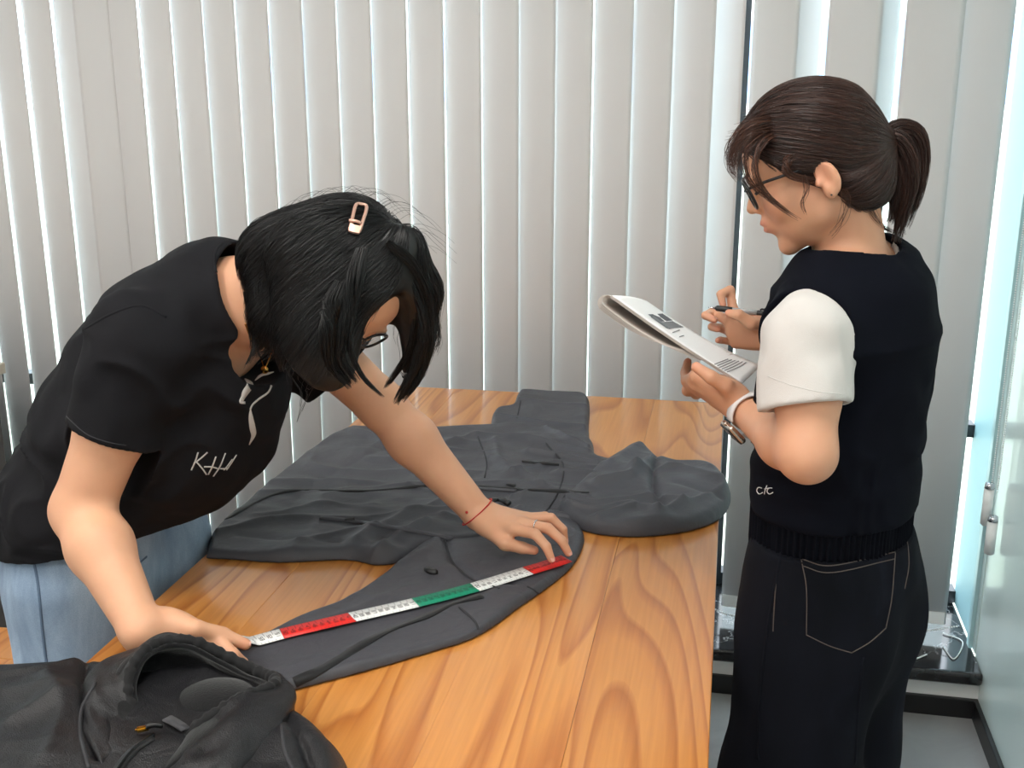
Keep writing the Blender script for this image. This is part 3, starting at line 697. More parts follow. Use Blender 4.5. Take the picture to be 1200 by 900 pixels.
def head(sd, C, f, u, s=1.0, ears=(1, 1)):
    Rm = frame3(f, u); C = np.asarray(C, float)
    W = lambda r, fo, up: C+Rm@(A(r, fo, up)*s)
    E_ = lambda r, fo, up, a, b, c, k=.012: sd.el(W(r, fo, up), A(a, b, c)*s, Rm, k*s)
    E_(0, -.008, .035, .073, .091, .080); E_(0, .030, -.020, .060, .058, .082, .02); E_(0, .040, .035, .060, .046, .05, .02)
    E_(0, .032, -.066, .047, .046, .042, .02); E_(0, .071, -.098, .019, .016, .0155, .018)
    for q in (-1, 1):
        E_(q*.036, .054, -.028, .025, .026, .026, .015); E_(q*.044, .0, -.055, .016, .03, .03, .02)
    for q in (-1, 1): sd.sub(f_ell(W(q*.031, .094, .004), A(.019, .013, .0115)*s, Rm), .014*s)
    for q in (-1, 1): E_(q*.031, .0725, .003, .0125, .0125, .0115, .003); E_(q*.031, .081, .021, .022, .007, .005, .01)
    sd.rc(W(0, .079, .014), W(0, .1015, -.024), .0068*s, .0090*s, .010*s)
    for q in (-1, 1): E_(q*.0105, .0915, -.0285, .0072, .0085, .0065, .006)
    E_(0, .083, -.055, .024, .013, .018, .012)                       # muzzle
    E_(0, .0925, -.0510, .0175, .0075, .0052, .004); E_(0, .0905, -.0625, .0155, .0078, .0062, .004)
    sd.sub(f_ell(W(0, .0995, -.0565), A(.021, .007, .0012)*s, Rm), .0025*s)
    sd.sub(f_ell(W(0, .094, -.0745), A(.013, .006, .004)*s, Rm), .006*s)
    for q, on in zip((-1, 1), ears):
        if not on: continue
        Re = Rm@np.array(Matrix.Rotation(-.18, 3, 'X'))@np.array(Matrix.Rotation(q*.38, 3, 'Z'))
        sd.el(W(q*.0735, -.018, -.018), A(.0075, .0175, .0285)*s, Re, .006*s); sd.el(W(q*.0730, -.014, -.041), A(.006, .009, .010)*s, Re, .006*s)
        sd.sub(f_ell(W(q*.0815, -.014, -.013), A(.0075, .0115, .0195)*s, Re), .003*s)
        sd.el(W(q*.0755, -.023, -.015), A(.0045, .0045, .014)*s, Re, .004*s); sd.sub(f_ell(W(q*.082, -.010, -.022), A(.008, .0055, .0075)*s, Re), .003*s)
        sd.el(W(q*.0745, -.0015, -.022), A(.004, .004, .006)*s, Rm, .004*s)
    return W, Rm
def finger_chain(B, E, ls, up):
    """joints of a finger from knuckle B to tip E, bending towards up"""
    B = np.asarray(B, float); E = np.asarray(E, float); D = np.linalg.norm(E-B); tot = sum(ls); D = min(D, tot*.998)
    def run(ph):
        p = np.zeros(2); a = 0; out = [p.copy()]
        for l, bnd in zip(ls, (0, ph, ph*.7)):
            a -= bnd; p = p+l*np.array([math.cos(a), math.sin(a)]); out.append(p.copy())
        return out
    lo, hi = 0, 1.9
    for _ in range(40):
        m = (lo+hi)/2
        if np.linalg.norm(run(m)[-1]) > D: lo = m
        else: hi = m
    pts = run(lo); e = pts[-1]; a0 = math.atan2(e[1], e[0]); ca, sa = math.cos(-a0), math.sin(-a0)
    ax = nrm(E-B); upv = np.asarray(up, float); upv = nrm(upv-ax*(upv@ax)); out = []
    for p in pts: x = p[0]*ca-p[1]*sa; y = p[0]*sa+p[1]*ca; out.append(B+ax*x+upv*y)
    return out
FL = [(.043, .026, .021), (.047, .029, .022), (.043, .027, .021), (.034, .020, .019)]
def hand(sd, wrist, d, n, s, tips, thumb, size=1.0, bend=None, wr=.024):
    """wrist point, d towards the knuckles, n out of the back of the hand, s towards the thumb side; tips: finger ends (world)"""
    d = nrm(d); n = np.asarray(n, float); n = nrm(n-d*(n@d)); s0 = np.cross(n, d); s0 = s0 if s0@np.asarray(s) > 0 else -s0
    Wd = lambda a, b, c: np.asarray(wrist)+(d*a+s0*b+n*c)*size
    kn = [Wd(.083, .0255, .002), Wd(.086, .0065, .005), Wd(.080, -.0125, .003), Wd(.071, -.0290, -.002)]
    heel = [Wd(.008, .012, -.001), Wd(.004, .003, 0), Wd(.004, -.008, 0), Wd(.008, -.015, -.001)]
    z = size
    for a, b, r0, r1 in zip(heel, kn, (.0145, .0150, .0145, .0130), (.0105, .0108, .0100, .0088)): sd.rc(a, b, r0*z, r1*z, .014*z)
    sd.el(Wd(.045, .0, -.004), A(.033, .044, .0125)*z, np.stack([s0, d, n], 1), .012*z)
    sd.el(Wd(.035, .020, -.009), A(.016, .028, .014)*z, np.stack([s0, d, n], 1), .012*z)   # thumb ball
    rr = [(.0096, .0084, .0076, .0062), (.0098, .0086, .0077, .0063), (.0092, .0081, .0073, .0060), (.0082, .0071, .0064, .0054)]
    ch_all = []
    for i in range(4):
        if tips[i] is None: continue
        up = n if bend is None or bend[i] is None else bend[i]
        J = finger_chain(kn[i], tips[i], [l*z for l in FL[i]], up); ch_all.append(J); R0 = [r*z for r in rr[i]]
        sd.rc(J[0], J[1], R0[0], R0[1], .006*z); sd.rc(J[1], J[2], R0[1]*1.03, R0[2], .0022*z); sd.rc(J[2], J[3], R0[2]*1.02, R0[3], .0022*z)
    b0 = Wd(.022, .020, -.006); J = [b0]+[np.asarray(p, float) for p in thumb]
    R0 = [.0135*z, .0112*z, .0094*z, .0074*z]
    for i in range(len(J)-1): sd.rc(J[i], J[i+1], R0[i], R0[i+1], (.010 if i == 0 else .004)*z)
    ch_all.append(J); return Wd, ch_all
def nail(J, n, size, parent, mt):
    """a small curved plate on a fingertip"""
    a, b = J[-2], J[-1]; t = nrm(b-a); n = nrm(np.asarray(n)-t*(np.asarray(n)@t)); s = np.cross(t, n); V = []; Q = []
    for i in range(5):
        for j in range(5):
            u = i/4*2-1; w = j/4*2-1; q = max(0, 1-.35*max(w, 0)**2)
            V.append(b+t*(w*.0052-.0005)*size+s*u*.0042*size*q+n*(.0060-.0016*u*u-.0006*max(w, 0)**2)*size)
    for i in range(4):
        for j in range(4): Q.append((i*5+j, (i+1)*5+j, (i+1)*5+j+1, i*5+j+1))
    return polymesh('nail', V, Q, mt, parent)
M['nail'] = mat('nail', (232, 178, 164), .3)

def tint(base, spots):
    def f(V):
        c = np.tile(np.array(lin(*base)[:3]), (len(V), 1))
        for p, r, rgb, a in spots:
            Rm = np.eye(3)
            if len(r) == 2: Rm, r = r
            q = ((V-p)@Rm)/np.asarray(r, float); w = a*np.exp(-(q*q).sum(1)); c = c*(1-w[:, None])+np.array(lin(*rgb)[:3])*w[:, None]
        return c
    return f

# hair drawn as strands that follow a mass
def hair_mat(name, c0, c1, rough=.34):
    m = mat(name, c0, rough, spec=.5); oi = N(m, 'ShaderNodeVertexColor'); oi.layer_name = 'Col'
    L(m, oi.outputs['Color'], bsdf(m).inputs['Base Color']); return m
def groom(mass, seeds, field, nseg, step, lift, rng, wig=.0012, stick=True, free_after=1.0, grav=0.0):
    P = np.array(seeds, float); out = [P.copy()]; lf = lift*(0.4+rng.random(len(P))*1.2); ph = rng.random((len(P), 3))*6.28
    for i in range(nseg):
        d = field(P, i/nseg); g = mass.grad(P)
        if stick: d = d-g*((d*g).sum(1))[:, None]
        d = d+A(0, 0, -1)*grav*(i/nseg); d /= np.linalg.norm(d, axis=1)[:, None]+1e-9
        P = P+d*step+wig*np.sin(ph+i*.9)
        dist = mass.ev(P)
        if i/nseg < free_after: P = P-mass.grad(P)*(dist-lf)[:, None]
        else: P = P-mass.grad(P)*np.minimum(dist-lf, 0)[:, None]
        out.append(P.copy())
    return np.stack(out, 1)                                       # strands x points x 3
def strand_geo(S, r0, r1, rng):
    ns, m, _ = S.shape; tg = np.gradient(S, axis=1); tg /= np.linalg.norm(tg, axis=2)[..., None]+1e-9
    ref = rng.normal(size=(ns, 1, 3)); a = np.cross(tg, ref); a /= np.linalg.norm(a, axis=2)[..., None]+1e-9; b = np.cross(tg, a)
    rad = (r0+(r1-r0)*np.linspace(0, 1, m)**2)[None, :, None]*(.7+.6*rng.random((ns, 1, 1)))
    rings = [S+rad*(math.cos(t)*a+math.sin(t)*b) for t in (0, 2.094, 4.189)]
    V = np.stack(rings, 2).reshape(-1, 3); idx = np.arange(ns*m*3).reshape(ns, m, 3); Q = []
    for j in range(3):
        k = (j+1) % 3; Q.append(np.stack([idx[:, :-1, j], idx[:, :-1, k], idx[:, 1:, k], idx[:, 1:, j]], -1).reshape(-1, 4))
    return V, np.vstack(Q)
def strands_obj(name, Ss, r0, r1, mt, parent, c0, c1, rng):
    VV = []; QQ = []; CC = []; n0 = 0
    for S in Ss:
        V, Q = strand_geo(S, r0, r1, rng); t = rng.random(S.shape[0])[:, None]; c = np.array(lin(*c0)[:3])*(1-t)+np.array(lin(*c1)[:3])*t
        CC.append(np.repeat(c, S.shape[1]*3, 0)); VV.append(V); QQ.append(Q+n0); n0 += len(V)
    o = npmesh(name, np.vstack(VV), np.vstack(QQ), mt, parent, True, np.vstack(CC)); o['kind'] = 'stuff'; return o
def lock(guide, n, spread, rng, m=16, taper=.35, wig=.001):
    """a tuft of strands around a guide curve"""
    g = catmull(guide, m); tg = np.gradient(g, axis=0); tg /= np.linalg.norm(tg, axis=1)[:, None]
    a = np.cross(tg, A(.3, .2, 1)); a /= np.linalg.norm(a, axis=1)[:, None]; b = np.cross(tg, a)
    th = rng.random(n)*6.28; rr = np.sqrt(rng.random(n))*spread; t = np.linspace(0, 1, m); env = (1-(1-taper)*t)[None, :]*np.minimum(1, .5+t*3)[None, :]
    ph = rng.random((n, 1))*6.28; wv = wig*np.sin(t[None]*7+ph)
    S = g[None]+a[None]*(rr*np.cos(th))[:, None, None]*env[..., None]+b[None]*(rr*np.sin(th))[:, None, None]*env[..., None]+a[None]*wv[..., None]
    ln = .8+.2*rng.random(n)                                            # uneven ends
    tt = t[None]*ln[:, None]*(m-1); i = np.minimum(tt.astype(int), m-2); f = (tt-i)[..., None]; k = np.arange(n)[:, None]
    return S[k, i]*(1-f)+S[k, i+1]*f

# ------------------------------------------------------------------ the person bending over the table
pb = empty('person', (-.95, 1.5, 0)); tag(pb, 'person in black t-shirt and light blue jeans bending over the table with the tape', 'person')
pelB = A(-.975, 1.50, .86); c7B = A(-.685, 1.47, 1.275)
shN = at_y(167.7, 407.1, 1.318); elN = at_y(95.7, 597.8, 1.272); wrN = at_y(166, 738, 1.165)
shF = A(-.70, 1.62, 1.20); elF = A(-.545, 1.665, 1.035); wrF = at_y(562, 603, 1.665)
hcB = A(-.525, 1.42, 1.275); hfB = nrm(A(.52, -.42, -.74)); huB = A(.75, 0, .55); SB = .95
postB = nrm(A(-.82, 0, .58))
sb = Sdf()
sb.chain([A(-.985, 1.5, .84), A(-.92, 1.5, .96), A(-.83, 1.485, 1.08), A(-.76, 1.475, 1.17)], [.150, .118, .135, .125], .03, postB, .66)
sb.rc(A(-.76, 1.40, 1.19), A(-.72, 1.55, 1.2), .06, .06, .03)
sb.rc(shN, A(-.74, 1.44, 1.2), .040, .055, .02); sb.rc(shF, A(-.73, 1.52, 1.2), .040, .055, .02)
def arm(sd, sh, el, wr, k=1.0, bulge=None):
    sd.rc(sh, sh+(el-sh)*.5, .044*k, .044*k, .015); sd.rc(sh+(el-sh)*.5, el, .044*k, .0385*k, .015)
    m = el+(wr-el)*.32; sd.rc(el, m, .0365*k, .0395*k, .018); sd.rc(m, wr, .0395*k, .0255*k, .02); sd.el(wr, A(.027, .027, .022)*k, None, .01)
arm(sb, shN, elN, wrN, 1.04); arm(sb, shF, elF, wrF, 1.0)
WB, RB = head(sb, hcB, hfB, huB, SB)
skb = WB(0, -.035, -.055)
sb.rc(c7B+A(-.01, 0, -.03), skb, .058, .052, .02); sb.rc(A(-.70, 1.46, 1.22), WB(0, .0, -.07), .05, .04, .02)
# legs (inside the jeans)
for hp, kn_, an in ((A(-.975, 1.425, .82), A(-.985, 1.42, .45), A(-1.0, 1.42, .08)), (A(-.93, 1.585, .82), A(-.93, 1.60, .45), A(-.94, 1.61, .08))):
    sb.rc(hp, kn_, .078, .052, .02); sb.rc(kn_, an, .052, .036, .015); sb.rc(an+A(0, 0, -.02), an+A(.10, 0, -.05), .03, .025, .02)
# far (left) hand pressing the tape end down
tipF = [at_z(646, 655, T+.034), at_z(666, 648, T+.034), at_z(667, 633, T+.036), at_z(664, 620, T+.038)]
tipF[2] = at_z(662, 634, T+.034); tipF[3] = at_z(655, 622, T+.034)
dF = nrm(at_z(622, 617, T+.065)-wrF)
thF = [at_z(592, 637, T+.045), at_z(612, 642, T+.036), at_z(626, 645, T+.034)]
WF, chF = hand(sb, wrF, dF, A(.15, -.1, 1), A(.2, -1, 0), tipF, thF, 1.0)
# near (right) hand pinching the tape
dN = nrm(at_y(220, 758, 1.185)-wrN)
ttip = at_z(288, 755, T+.046)
tipN = [at_z(279, 771, T+.022), at_z(262, 778, T+.018), at_z(246, 783, T+.016), at_z(232, 788, T+.016)]
thN = [at_z(229, 737, T+.078), at_z(261, 744, T+.060), at_z(288, 755, T+.045)]
WN, chN = hand(sb, wrN, dN, nrm(A(-.05, -.80, .50)), A(0, .45, .9), tipN, thN, 1.02)
M['skin_b'] = skin_mat('skin_bending_person', (226, 180, 150))
bspots = [(WB(0, .092, -.057), (RB, (.020, .012, .010)), (186, 98, 92), .8)]
for J in chF+chN: bspots.append((J[-1], (.010, .010, .010), (218, 138, 112), .5)); bspots.append((J[1], (.009, .009, .009), (208, 146, 116), .35))
for w_ in (elN, elF): bspots.append((w_, (.03, .03, .03), (212, 150, 118), .4))
bodyB = sdf_obj("body", sb, .0026, M['skin_b'], pb, 1, tint((216, 164, 132), bspots))
for J in chF[:4]: nail(J, A(.35, -.45, .9), 1.0, bodyB, M['nail'])
nail(chN[4], A(.15, -.25, 1), 1.15, bodyB, M['nail'])

# t-shirt
M['tee'] = fabric('black_cotton', (20, 20, 24), .85, 1100, .0006, fold=4, sheen=.0, var=.15, spec=.2)
ts = Sdf()
ts.chain([A(-.985, 1.5, .80), A(-.955, 1.5, .90), A(-.885, 1.495, 1.02), A(-.815, 1.485, 1.11), A(-.765, 1.475, 1.175)], [.174, .166, .156, .154, .134], .05, postB, .83)
ts.el(A(-.745, 1.475, 1.09), A(.105, .12, .10), None, .06)             # chest cloth hanging forward
ts.el(A(-.80, 1.49, 1.00), A(.105, .14, .10), None, .06)
ts.rc(A(-.775, 1.41, 1.205), A(-.735, 1.55, 1.215), .075, .072, .04)
ts.rc(c7B+A(-.035, 0, -.04), c7B+A(-.07, 0, -.10), .082, .12, .05)
dirN = nrm(elN-shN); dirF = nrm(elF-shF)
slN = shN+(elN-shN)*.53
ts.rc(shN+A(-.01, .01, .0), slN+dirN*.02, .076, .058, .04); ts.rc(shF, shF+(elF-shF)*.62+dirF*.05, .072, .078, .035)
def tee_fold(P):
    q = P-pelB; along = q@nrm(c7B-pelB); n1 = noise3(P*A(1, 1, 1)+A(3, 1, 2), 13, 4); n2 = noise3(P+A(7, 3, 1), 27, 9)
    r_ = 1-np.abs(noise2(along*16+n1*.9+P[:, 1]*5, (P[:, 0]-P[:, 2])*5, 12))*2
    return -.0060*n1-.0028*n2-.0055*r_
ts.disp(tee_fold)
ts.cut(plane_keep(A(-1.15, 1.5, .848), A(.16, .06, -1)), .004)
sleeve_end = lambda e, d, r: (lambda P: np.minimum(np.minimum((P-e)@d, .16-(P-e)@d), r-np.linalg.norm((P-e)-((P-e)@d)[:, None]*d, axis=1)))
ts.cut(sleeve_end(slN, dirN, .070), .003)
seF = shF+(elF-shF)*.62; ts.cut(sleeve_end(seF, dirF, .13), .003)
ts.sub(f_rcone(slN-dirN*.02, slN+dirN*.05, .0465, .052), .003)
nkB = nrm(skb-c7B)
ts.sub(f_rcone(c7B+A(.012, -.004, -.022)-nkB*.02, skb+nkB*.10, .064, .10), .008)
ts.sub(f_ell(A(-.66, 1.455, 1.175), A(.06, .07, .055)), .01)
tee = sdf_obj('t_shirt', ts, .0036, M['tee'], pb, 1)
tbv = bvh_of(tee)
M['print'] = mat('shirt_print', (196, 192, 188), .8)
strokes('print', tbv, [[(232, 530), (229, 540), (224, 551)], [(243, 530), (234, 538), (227, 543)], [(230, 541), (237, 549), (242, 556)], [(253, 535), (249, 546), (244, 556)], [(264, 531), (258, 546), (250, 558)], [(239, 547), (248, 547), (255, 549)], [(272, 538), (267, 545), (262, 551)], [(277, 533), (270, 544), (265, 551)], [(258, 549), (264, 549), (268, 548)]], .0020, .0008, M['print'], tee, step=2, join=True)
strokes('print', tbv, [[(318, 452), (314, 460), (304, 467), (296, 474), (293, 480)]], .0028, .0008, M['print'], tee, step=2)
strokes('print', tbv, [[(293, 478), (294, 490), (296, 502), (297, 510), (292, 521)]], .0085, .0008, M['print'], tee, step=2, taper=True)
strokes('print', tbv, [[(287, 444), (293, 450), (286, 462), (284, 470)]], .012, .0008, M['print'], tee, step=2, taper=True)
strokes('print', tbv, [[(284, 464), (281, 471), (287, 472)]], .0035, .0008, M['print'], tee, step=2)
strokes('print', tbv, [[(299, 446), (306, 440), (314, 438), (321, 436)]], .006, .0008, M['print'], tee, step=2, taper=True)
strokes('seam', tbv, [[(288, 271), (255, 290), (252, 315), (256, 322)], [(256, 322), (225, 345), (195, 372)], [(195, 372), (165, 358), (130, 368), (97, 387)]], .004, .0008, M['tee'], tee)
strokes('sleeve_hem', tbv, [[(78, 488), (100, 508), (125, 518), (148, 522)]], .0016, .0006, mat('tee_stitch', (34, 35, 40), .8), tee)

# jeans
dn = mat('washed_denim', (140, 160, 182), .85, sheen=.1, spec=.2); v = coords(dn, (1, 1, .35)); n1 = noise_tex(dn, v, 9, 5, .62, .4)
r = ramp(dn, n1, [(.28, lin(104, 126, 152)), (.5, lin(142, 163, 186)), (.72, lin(184, 200, 216))])
v2 = coords(dn, (1, 1, 1)); wv = N(dn, 'ShaderNodeTexNoise'); wv.inputs['Scale'].default_value = 700; L(dn, v2, wv.inputs['Vector'])
r2 = ramp(dn, wv.outputs['Fac'], [(.3, (.86, .88, .9, 1)), (.7, (1.08, 1.07, 1.06, 1))])
mx = N(dn, 'ShaderNodeMix', data_type='RGBA', blend_type='MULTIPLY'); mx.inputs['Factor'].default_value = 1
L(dn, r.outputs['Color'], mx.inputs['A']); L(dn, r2.outputs['Color'], mx.inputs['B']); L(dn, mx.outputs['Result'], bsdf(dn).inputs['Base Color']); bump(dn, wv.outputs['Fac'], .4, .0005)
js = Sdf()
js.chain([A(-.985, 1.5, .80), A(-.975, 1.5, .90)], [.166, .155], .03, A(1, 0, 0), .74)
js.chain([A(-.972, 1.425, .80), A(-.975, 1.415, .62), A(-.985, 1.415, .42), A(-1.0, 1.415, .10)], [.097, .094, .086, .080], .02)
js.chain([A(-.925, 1.59, .80), A(-.922, 1.60, .62), A(-.93, 1.605, .42), A(-.94, 1.61, .10)], [.094, .088, .082, .078], .02)
def jean_fold(P):
    n1 = noise3(P+A(1, 5, 2), 11, 14); r_ = 1-np.abs(noise2(P[:, 0]*14+n1*.6, P[:, 2]*7, 15))*2; return -.004*n1-.003*r_
js.disp(jean_fold)
js.cut(lambda P: .065-P[:, 2], .003); js.cut(lambda P: P[:, 2]-.93, .003)
jeansB = sdf_obj('jeans', js, .004, dn, pb, 1)
jbB = bvh_of(jeansB)
strokes('side_seam', jbB, [[(35, 640), (44, 680), (50, 740), (56, 790)]], .004, .001, mat('denim_seam', (88, 108, 132), .85), jeansB)
strokes('front_pocket', jbB, [[(128, 655), (150, 668), (172, 652)]], .003, .001, mat('denim_seam2', (96, 116, 140), .85), jeansB)
strokes('belt_loop', jbB, [[(2, 615), (3, 640)]], .010, .003, dn, jeansB)
def shoe(p, d, mt, parent, sole):
    d = nrm(d); s = np.cross(A(0, 0, 1), d); Rm = np.stack([s, d, A(0, 0, 1)], 1); sd = Sdf()
    sd.rc(p+A(0, 0, .05), p+d*.13+A(0, 0, .035), .040, .036, .02); sd.el(p+d*.16+A(0, 0, .032), A(.042, .06, .030), Rm, .02); sd.el(p-d*.02+A(0, 0, .05), A(.036, .045, .05), Rm, .02)
    sd.cut(lambda P: .014-P[:, 2], .004); o = sdf_obj('shoe', sd, .004, mt, parent)
    s2 = Sdf(); s2.rc(p-d*.02+A(0, 0, .015), p+d*.17+A(0, 0, .015), .042, .045, .01, A(0, 0, 1), .35); s2.cut(lambda P: .001-P[:, 2], .002); s2.cut(lambda P: P[:, 2]-.022, .002); sdf_obj('sole', s2, .004, sole, o)
M['shoe_white'] = mat('white_sneaker', (222, 222, 220), .6); M['sole'] = mat('sole', (200, 198, 192), .7)
shoe(A(-1.0, 1.42, 0), A(1, .05, 0), M['shoe_white'], pb, M['sole']); shoe(A(-.94, 1.61, 0), A(1, .1, 0), M['shoe_white'], pb, M['sole'])

# hair: a chin-length bob falling forward
rngB = np.random.default_rng(3)
M['hair_b'] = hair_mat('black_hair', (12, 12, 14), (30, 30, 34), .34)
hm = Sdf(); q_ = lambda *r: A(*r)*SB
hm.el(WB(0, -.010, .036), q_(.086, .106, .092), RB, .02)
hm.el(WB(-.058, -.015, -.040), q_(.036, .075, .080), RB, .035)          # far side
hm.el(WB(0, -.075, -.035), q_(.072, .050, .078), RB, .035)              # back
hm.sub(f_ell(WB(-.010, .112, .036), q_(.043, .056, .080), RB), .010)
hm.sub(f_ell(WB(0, .06, -.10), q_(.058, .06, .055), RB), .015)
hm.sub(f_rcone(c7B+A(.0, 0, -.04), WB(0, .0, -.06), .058, .050), .012)
vd = nrm(ray(370, 380))
hm.rc(at_y(366, 300, 1.36), at_y(370, 388, 1.335), .054, .040, .03, vd, .55)      # the near curtain over the cheek
hm.rc(at_y(372, 388, 1.335), at_y(386, 434, 1.33), .038, .022, .02, vd, .5)
hm.rc(at_y(325, 300, 1.40), at_y(330, 368, 1.375), .046, .026, .03, vd, .6); hm.rc(at_y(330, 368, 1.375), at_y(382, 415, 1.345), .026, .030, .03, vd, .55)
hm.chain([at_y(470, 290, 1.40), at_y(487, 340, 1.425), at_y(490, 390, 1.44), at_y(476, 432, 1.44)], [.030, .026, .019, .008], .02, vd, .7)
hcap = sdf_obj('hair', hm, .0042, mat('black_hair_mass', (6, 6, 7), .45), pb, 2)
Vh = np.empty(len(hcap.data.vertices)*3); hcap.data.vertices.foreach_get('co', Vh); Vh = Vh.reshape(-1, 3)
if hcap.parent: pass
part0 = WB(.012, .075, .085); part1 = WB(.010, -.03, .128)
def fieldB(P, t):
    # away from the parting, down the sides, with a pull towards the ground
    ab = part1-part0; tt = np.clip((P-part0)@ab/(ab@ab), 0, 1); c = part0+tt[:, None]*ab; d = P-c
    d = d/(np.linalg.norm(d, axis=1)[:, None]+1e-6); dn_ = -RB[:, 2]; lf_ = (P-hcB)@RB[:, 1]
    return d*.70+dn_*.55+A(0, 0, -1)*.45-RB[:, 1]*.05
loc = (Vh-hcB)@RB
sel = rngB.choice(np.where(loc[:, 2] > -.02)[0], 5600); S1 = groom(hm, Vh[sel], fieldB, 13, .0115, .0024, rngB, .0006, free_after=.8, grav=.6)
sel = rngB.choice(len(Vh), 3200); S2 = groom(hm, Vh[sel], fieldB, 11, .0100, .0030, rngB, .0005, free_after=.6, grav=.6)
fgap = WB(-.010, .098, .052)
zlow = float(at_y(380, 438, 1.33)[2])
eg = WB(0, .115, -.010)
def keep(S):
    e_ = ((S-eg)@RB)/(A(.045, .042, .055)*SB); S = S[((e_*e_).sum(2) > 1).all(1)]; q = ((S-fgap)@RB)/(A(.031, .050, .064)*SB); ok = ((q*q).sum(2) > 1).all(1) & ((S[:, -1, 2] > zlow) | (rngB.random(len(S)) < .02)); return S[ok]
S1 = keep(S1); S2 = keep(S2)
G = lambda *p: [at_y(u, v, y) for u, v, y in p]
locks = []
for g, n_, sp in [
    (G((428, 290, 1.345), (422, 325, 1.325), (414, 365, 1.312), (410, 405, 1.31), (424, 440, 1.312), (450, 466, 1.32)), 110, .007),
    (G((424, 292, 1.335), (414, 335, 1.315), (402, 385, 1.305), (400, 420, 1.305), (420, 448, 1.312)), 220, .012),
    (G((465, 300, 1.40), (488, 335, 1.405), (498, 380, 1.41), (488, 425, 1.415), (463, 474, 1.41)), 260, .013),
    (G((472, 300, 1.42), (500, 345, 1.425), (504, 395, 1.43), (492, 440, 1.43), (470, 470, 1.42)), 220, .012),
    (G((482, 320, 1.41), (488, 370, 1.415), (480, 410, 1.42), (462, 440, 1.42), (450, 455, 1.42)), 80, .007),
    (G((400, 330, 1.315), (385, 380, 1.300), (388, 425, 1.305), (412, 454, 1.315)), 240, .016),
    (G((350, 340, 1.345), (345, 385, 1.33), (365, 420, 1.325), (392, 440, 1.32)), 240, .016),
    (G((310, 320, 1.37), (308, 355, 1.36), (325, 392, 1.35), (350, 412, 1.345)), 200, .014),
    (G((455, 285, 1.36), (484, 310, 1.385), (503, 350, 1.40), (508, 395, 1.41)), 60, .010),
]: locks.append(lock(g, n_, sp, rngB, wig=.0016))
fly = []
for k in range(44):                                                        # fly-aways over the crown
    a_ = rngB.random()*2.6+.2; u0 = 400+105*math.cos(a_); v0 = 315-92*math.sin(a_); u1 = u0+rngB.normal()*8+20; v1 = v0-rngB.random()*10*math.sin(a_)+abs(u0+10-400)*.10
    fly.append(lock(G((u0-22, v0+14, 1.41), (u0, v0-2, 1.41), (u1, v1, 1.41), (u1+22, v1+20, 1.41)), 1, .002, rngB, 16))
strands_obj('hair_strands', [S1], .00042, .00020, M['hair_b'], hcap, (5, 5, 6), (20, 20, 23), rngB)
strands_obj('hair_strands', [S2], .00042, .00016, M['hair_b'], hcap, (5, 5, 6), (18, 18, 21), rngB)
strands_obj('front_locks', locks, .00050, .00020, M['hair_b'], hcap, (5, 5, 6), (18, 18, 20), rngB)
strands_obj('flyaway_hair', fly, .00024, .00014, M['hair_b'], hcap, (14, 14, 16), (34, 34, 38), rngB)

# ------------------------------------------------------------------ things worn by the bending person
gB = Matrix.Identity(3)
cp0 = at_y(418, 259, 1.36); hit = None
hbv = bvh_of(hcap)
def on_hair(u, v, lift=.006): p, nn = drop(hbv, u, v); return p+nn*lift, nn
clp = empty('hair_clip', tuple(cp0)); tag(clp, 'rose gold open-frame hair clip on the black hair', 'hair clip')
cps = [on_hair(u, v) for u, v in ((409, 272), (412, 260), (416, 245), (422, 244), (428, 247), (424, 262), (420, 274))]
tube('clip_frame', catmull([p for p, _ in cps], 40), .0024, M['rose'], clp, 8)
pl = np.array([on_hair(u, v, .0075)[0] for u, v in ((409, 270), (414, 272), (420, 273))]); nn_ = np.array([on_hair(414, 270)[1]]*3)
V, Q = ribbon_geo(pl, nn_, .011, .002, thick=.004); polymesh('clip_plate', V, Q, M['rose'], clp, False)
tube('clip_knot', catmull([on_hair(408, 263, .009)[0], on_hair(415, 265, .011)[0], on_hair(421, 266, .009)[0]], 10), .0022, M['rose'], clp, 8)
nk_ = empty('necklace', tuple(at_y(305, 415, 1.40))); tag(nk_, 'thin gold chain necklace with a round pendant on the bending person', 'necklace')
nbv = bvh_of(tee, bodyB)
def on_tee(u, v, lift=.005):
    p, nn = drop(nbv, u, v); return p+nn*lift
pend = on_tee(311, 437, .006)
def chain_thing(pts, r, n): return catmull(pts, n)
tube('chain', catmull([on_tee(290, 378), on_tee(296, 395), on_tee(300, 405), on_tee(306, 422), pend], 50), .0013, M['gold'], nk_, 6)
tube('chain', catmull([pend, on_tee(316, 424), on_tee(322, 408)], 30), .0013, M['gold'], nk_, 6)
bm = bmesh.new(); bmesh.ops.create_uvsphere(bm, u_segments=16, v_segments=10, radius=.0062, matrix=Matrix.Translation(Vector(pend)) @ Matrix.Diagonal((1, .5, 1, 1))); me = bpy.data.meshes.new('pendant'); bm.to_mesh(me); bm.free(); link('pendant', me, M['gold'], nk_, True)
lk = on_tee(299, 403, .004); th_ = np.linspace(0, 2*math.pi, 22); tube('link_ring', [lk+A(.0035*math.cos(t), 0, .006*math.sin(t)) for t in th_], .0009, M['gold'], nk_, 6)
def ring_around(c, ax, r, q, tr, mt, name, parent=None, ref=A(0, 0, 1), n=40, wob=0):
    ax = nrm(ax); a = np.cross(ax, ref); a = nrm(a); b = np.cross(ax, a); th = np.linspace(0, 2*math.pi, n)
    return tube(name, [c+r*math.cos(t)*a+r*q*math.sin(t)*b+ax*wob*math.sin(t) for t in th], tr, mt, parent, 6)
axF = nrm(wrF-elF)
br = empty('bracelet', tuple(wrF)); tag(br, 'thin red cord bracelet on the wrist pressing the tape', 'bracelet')
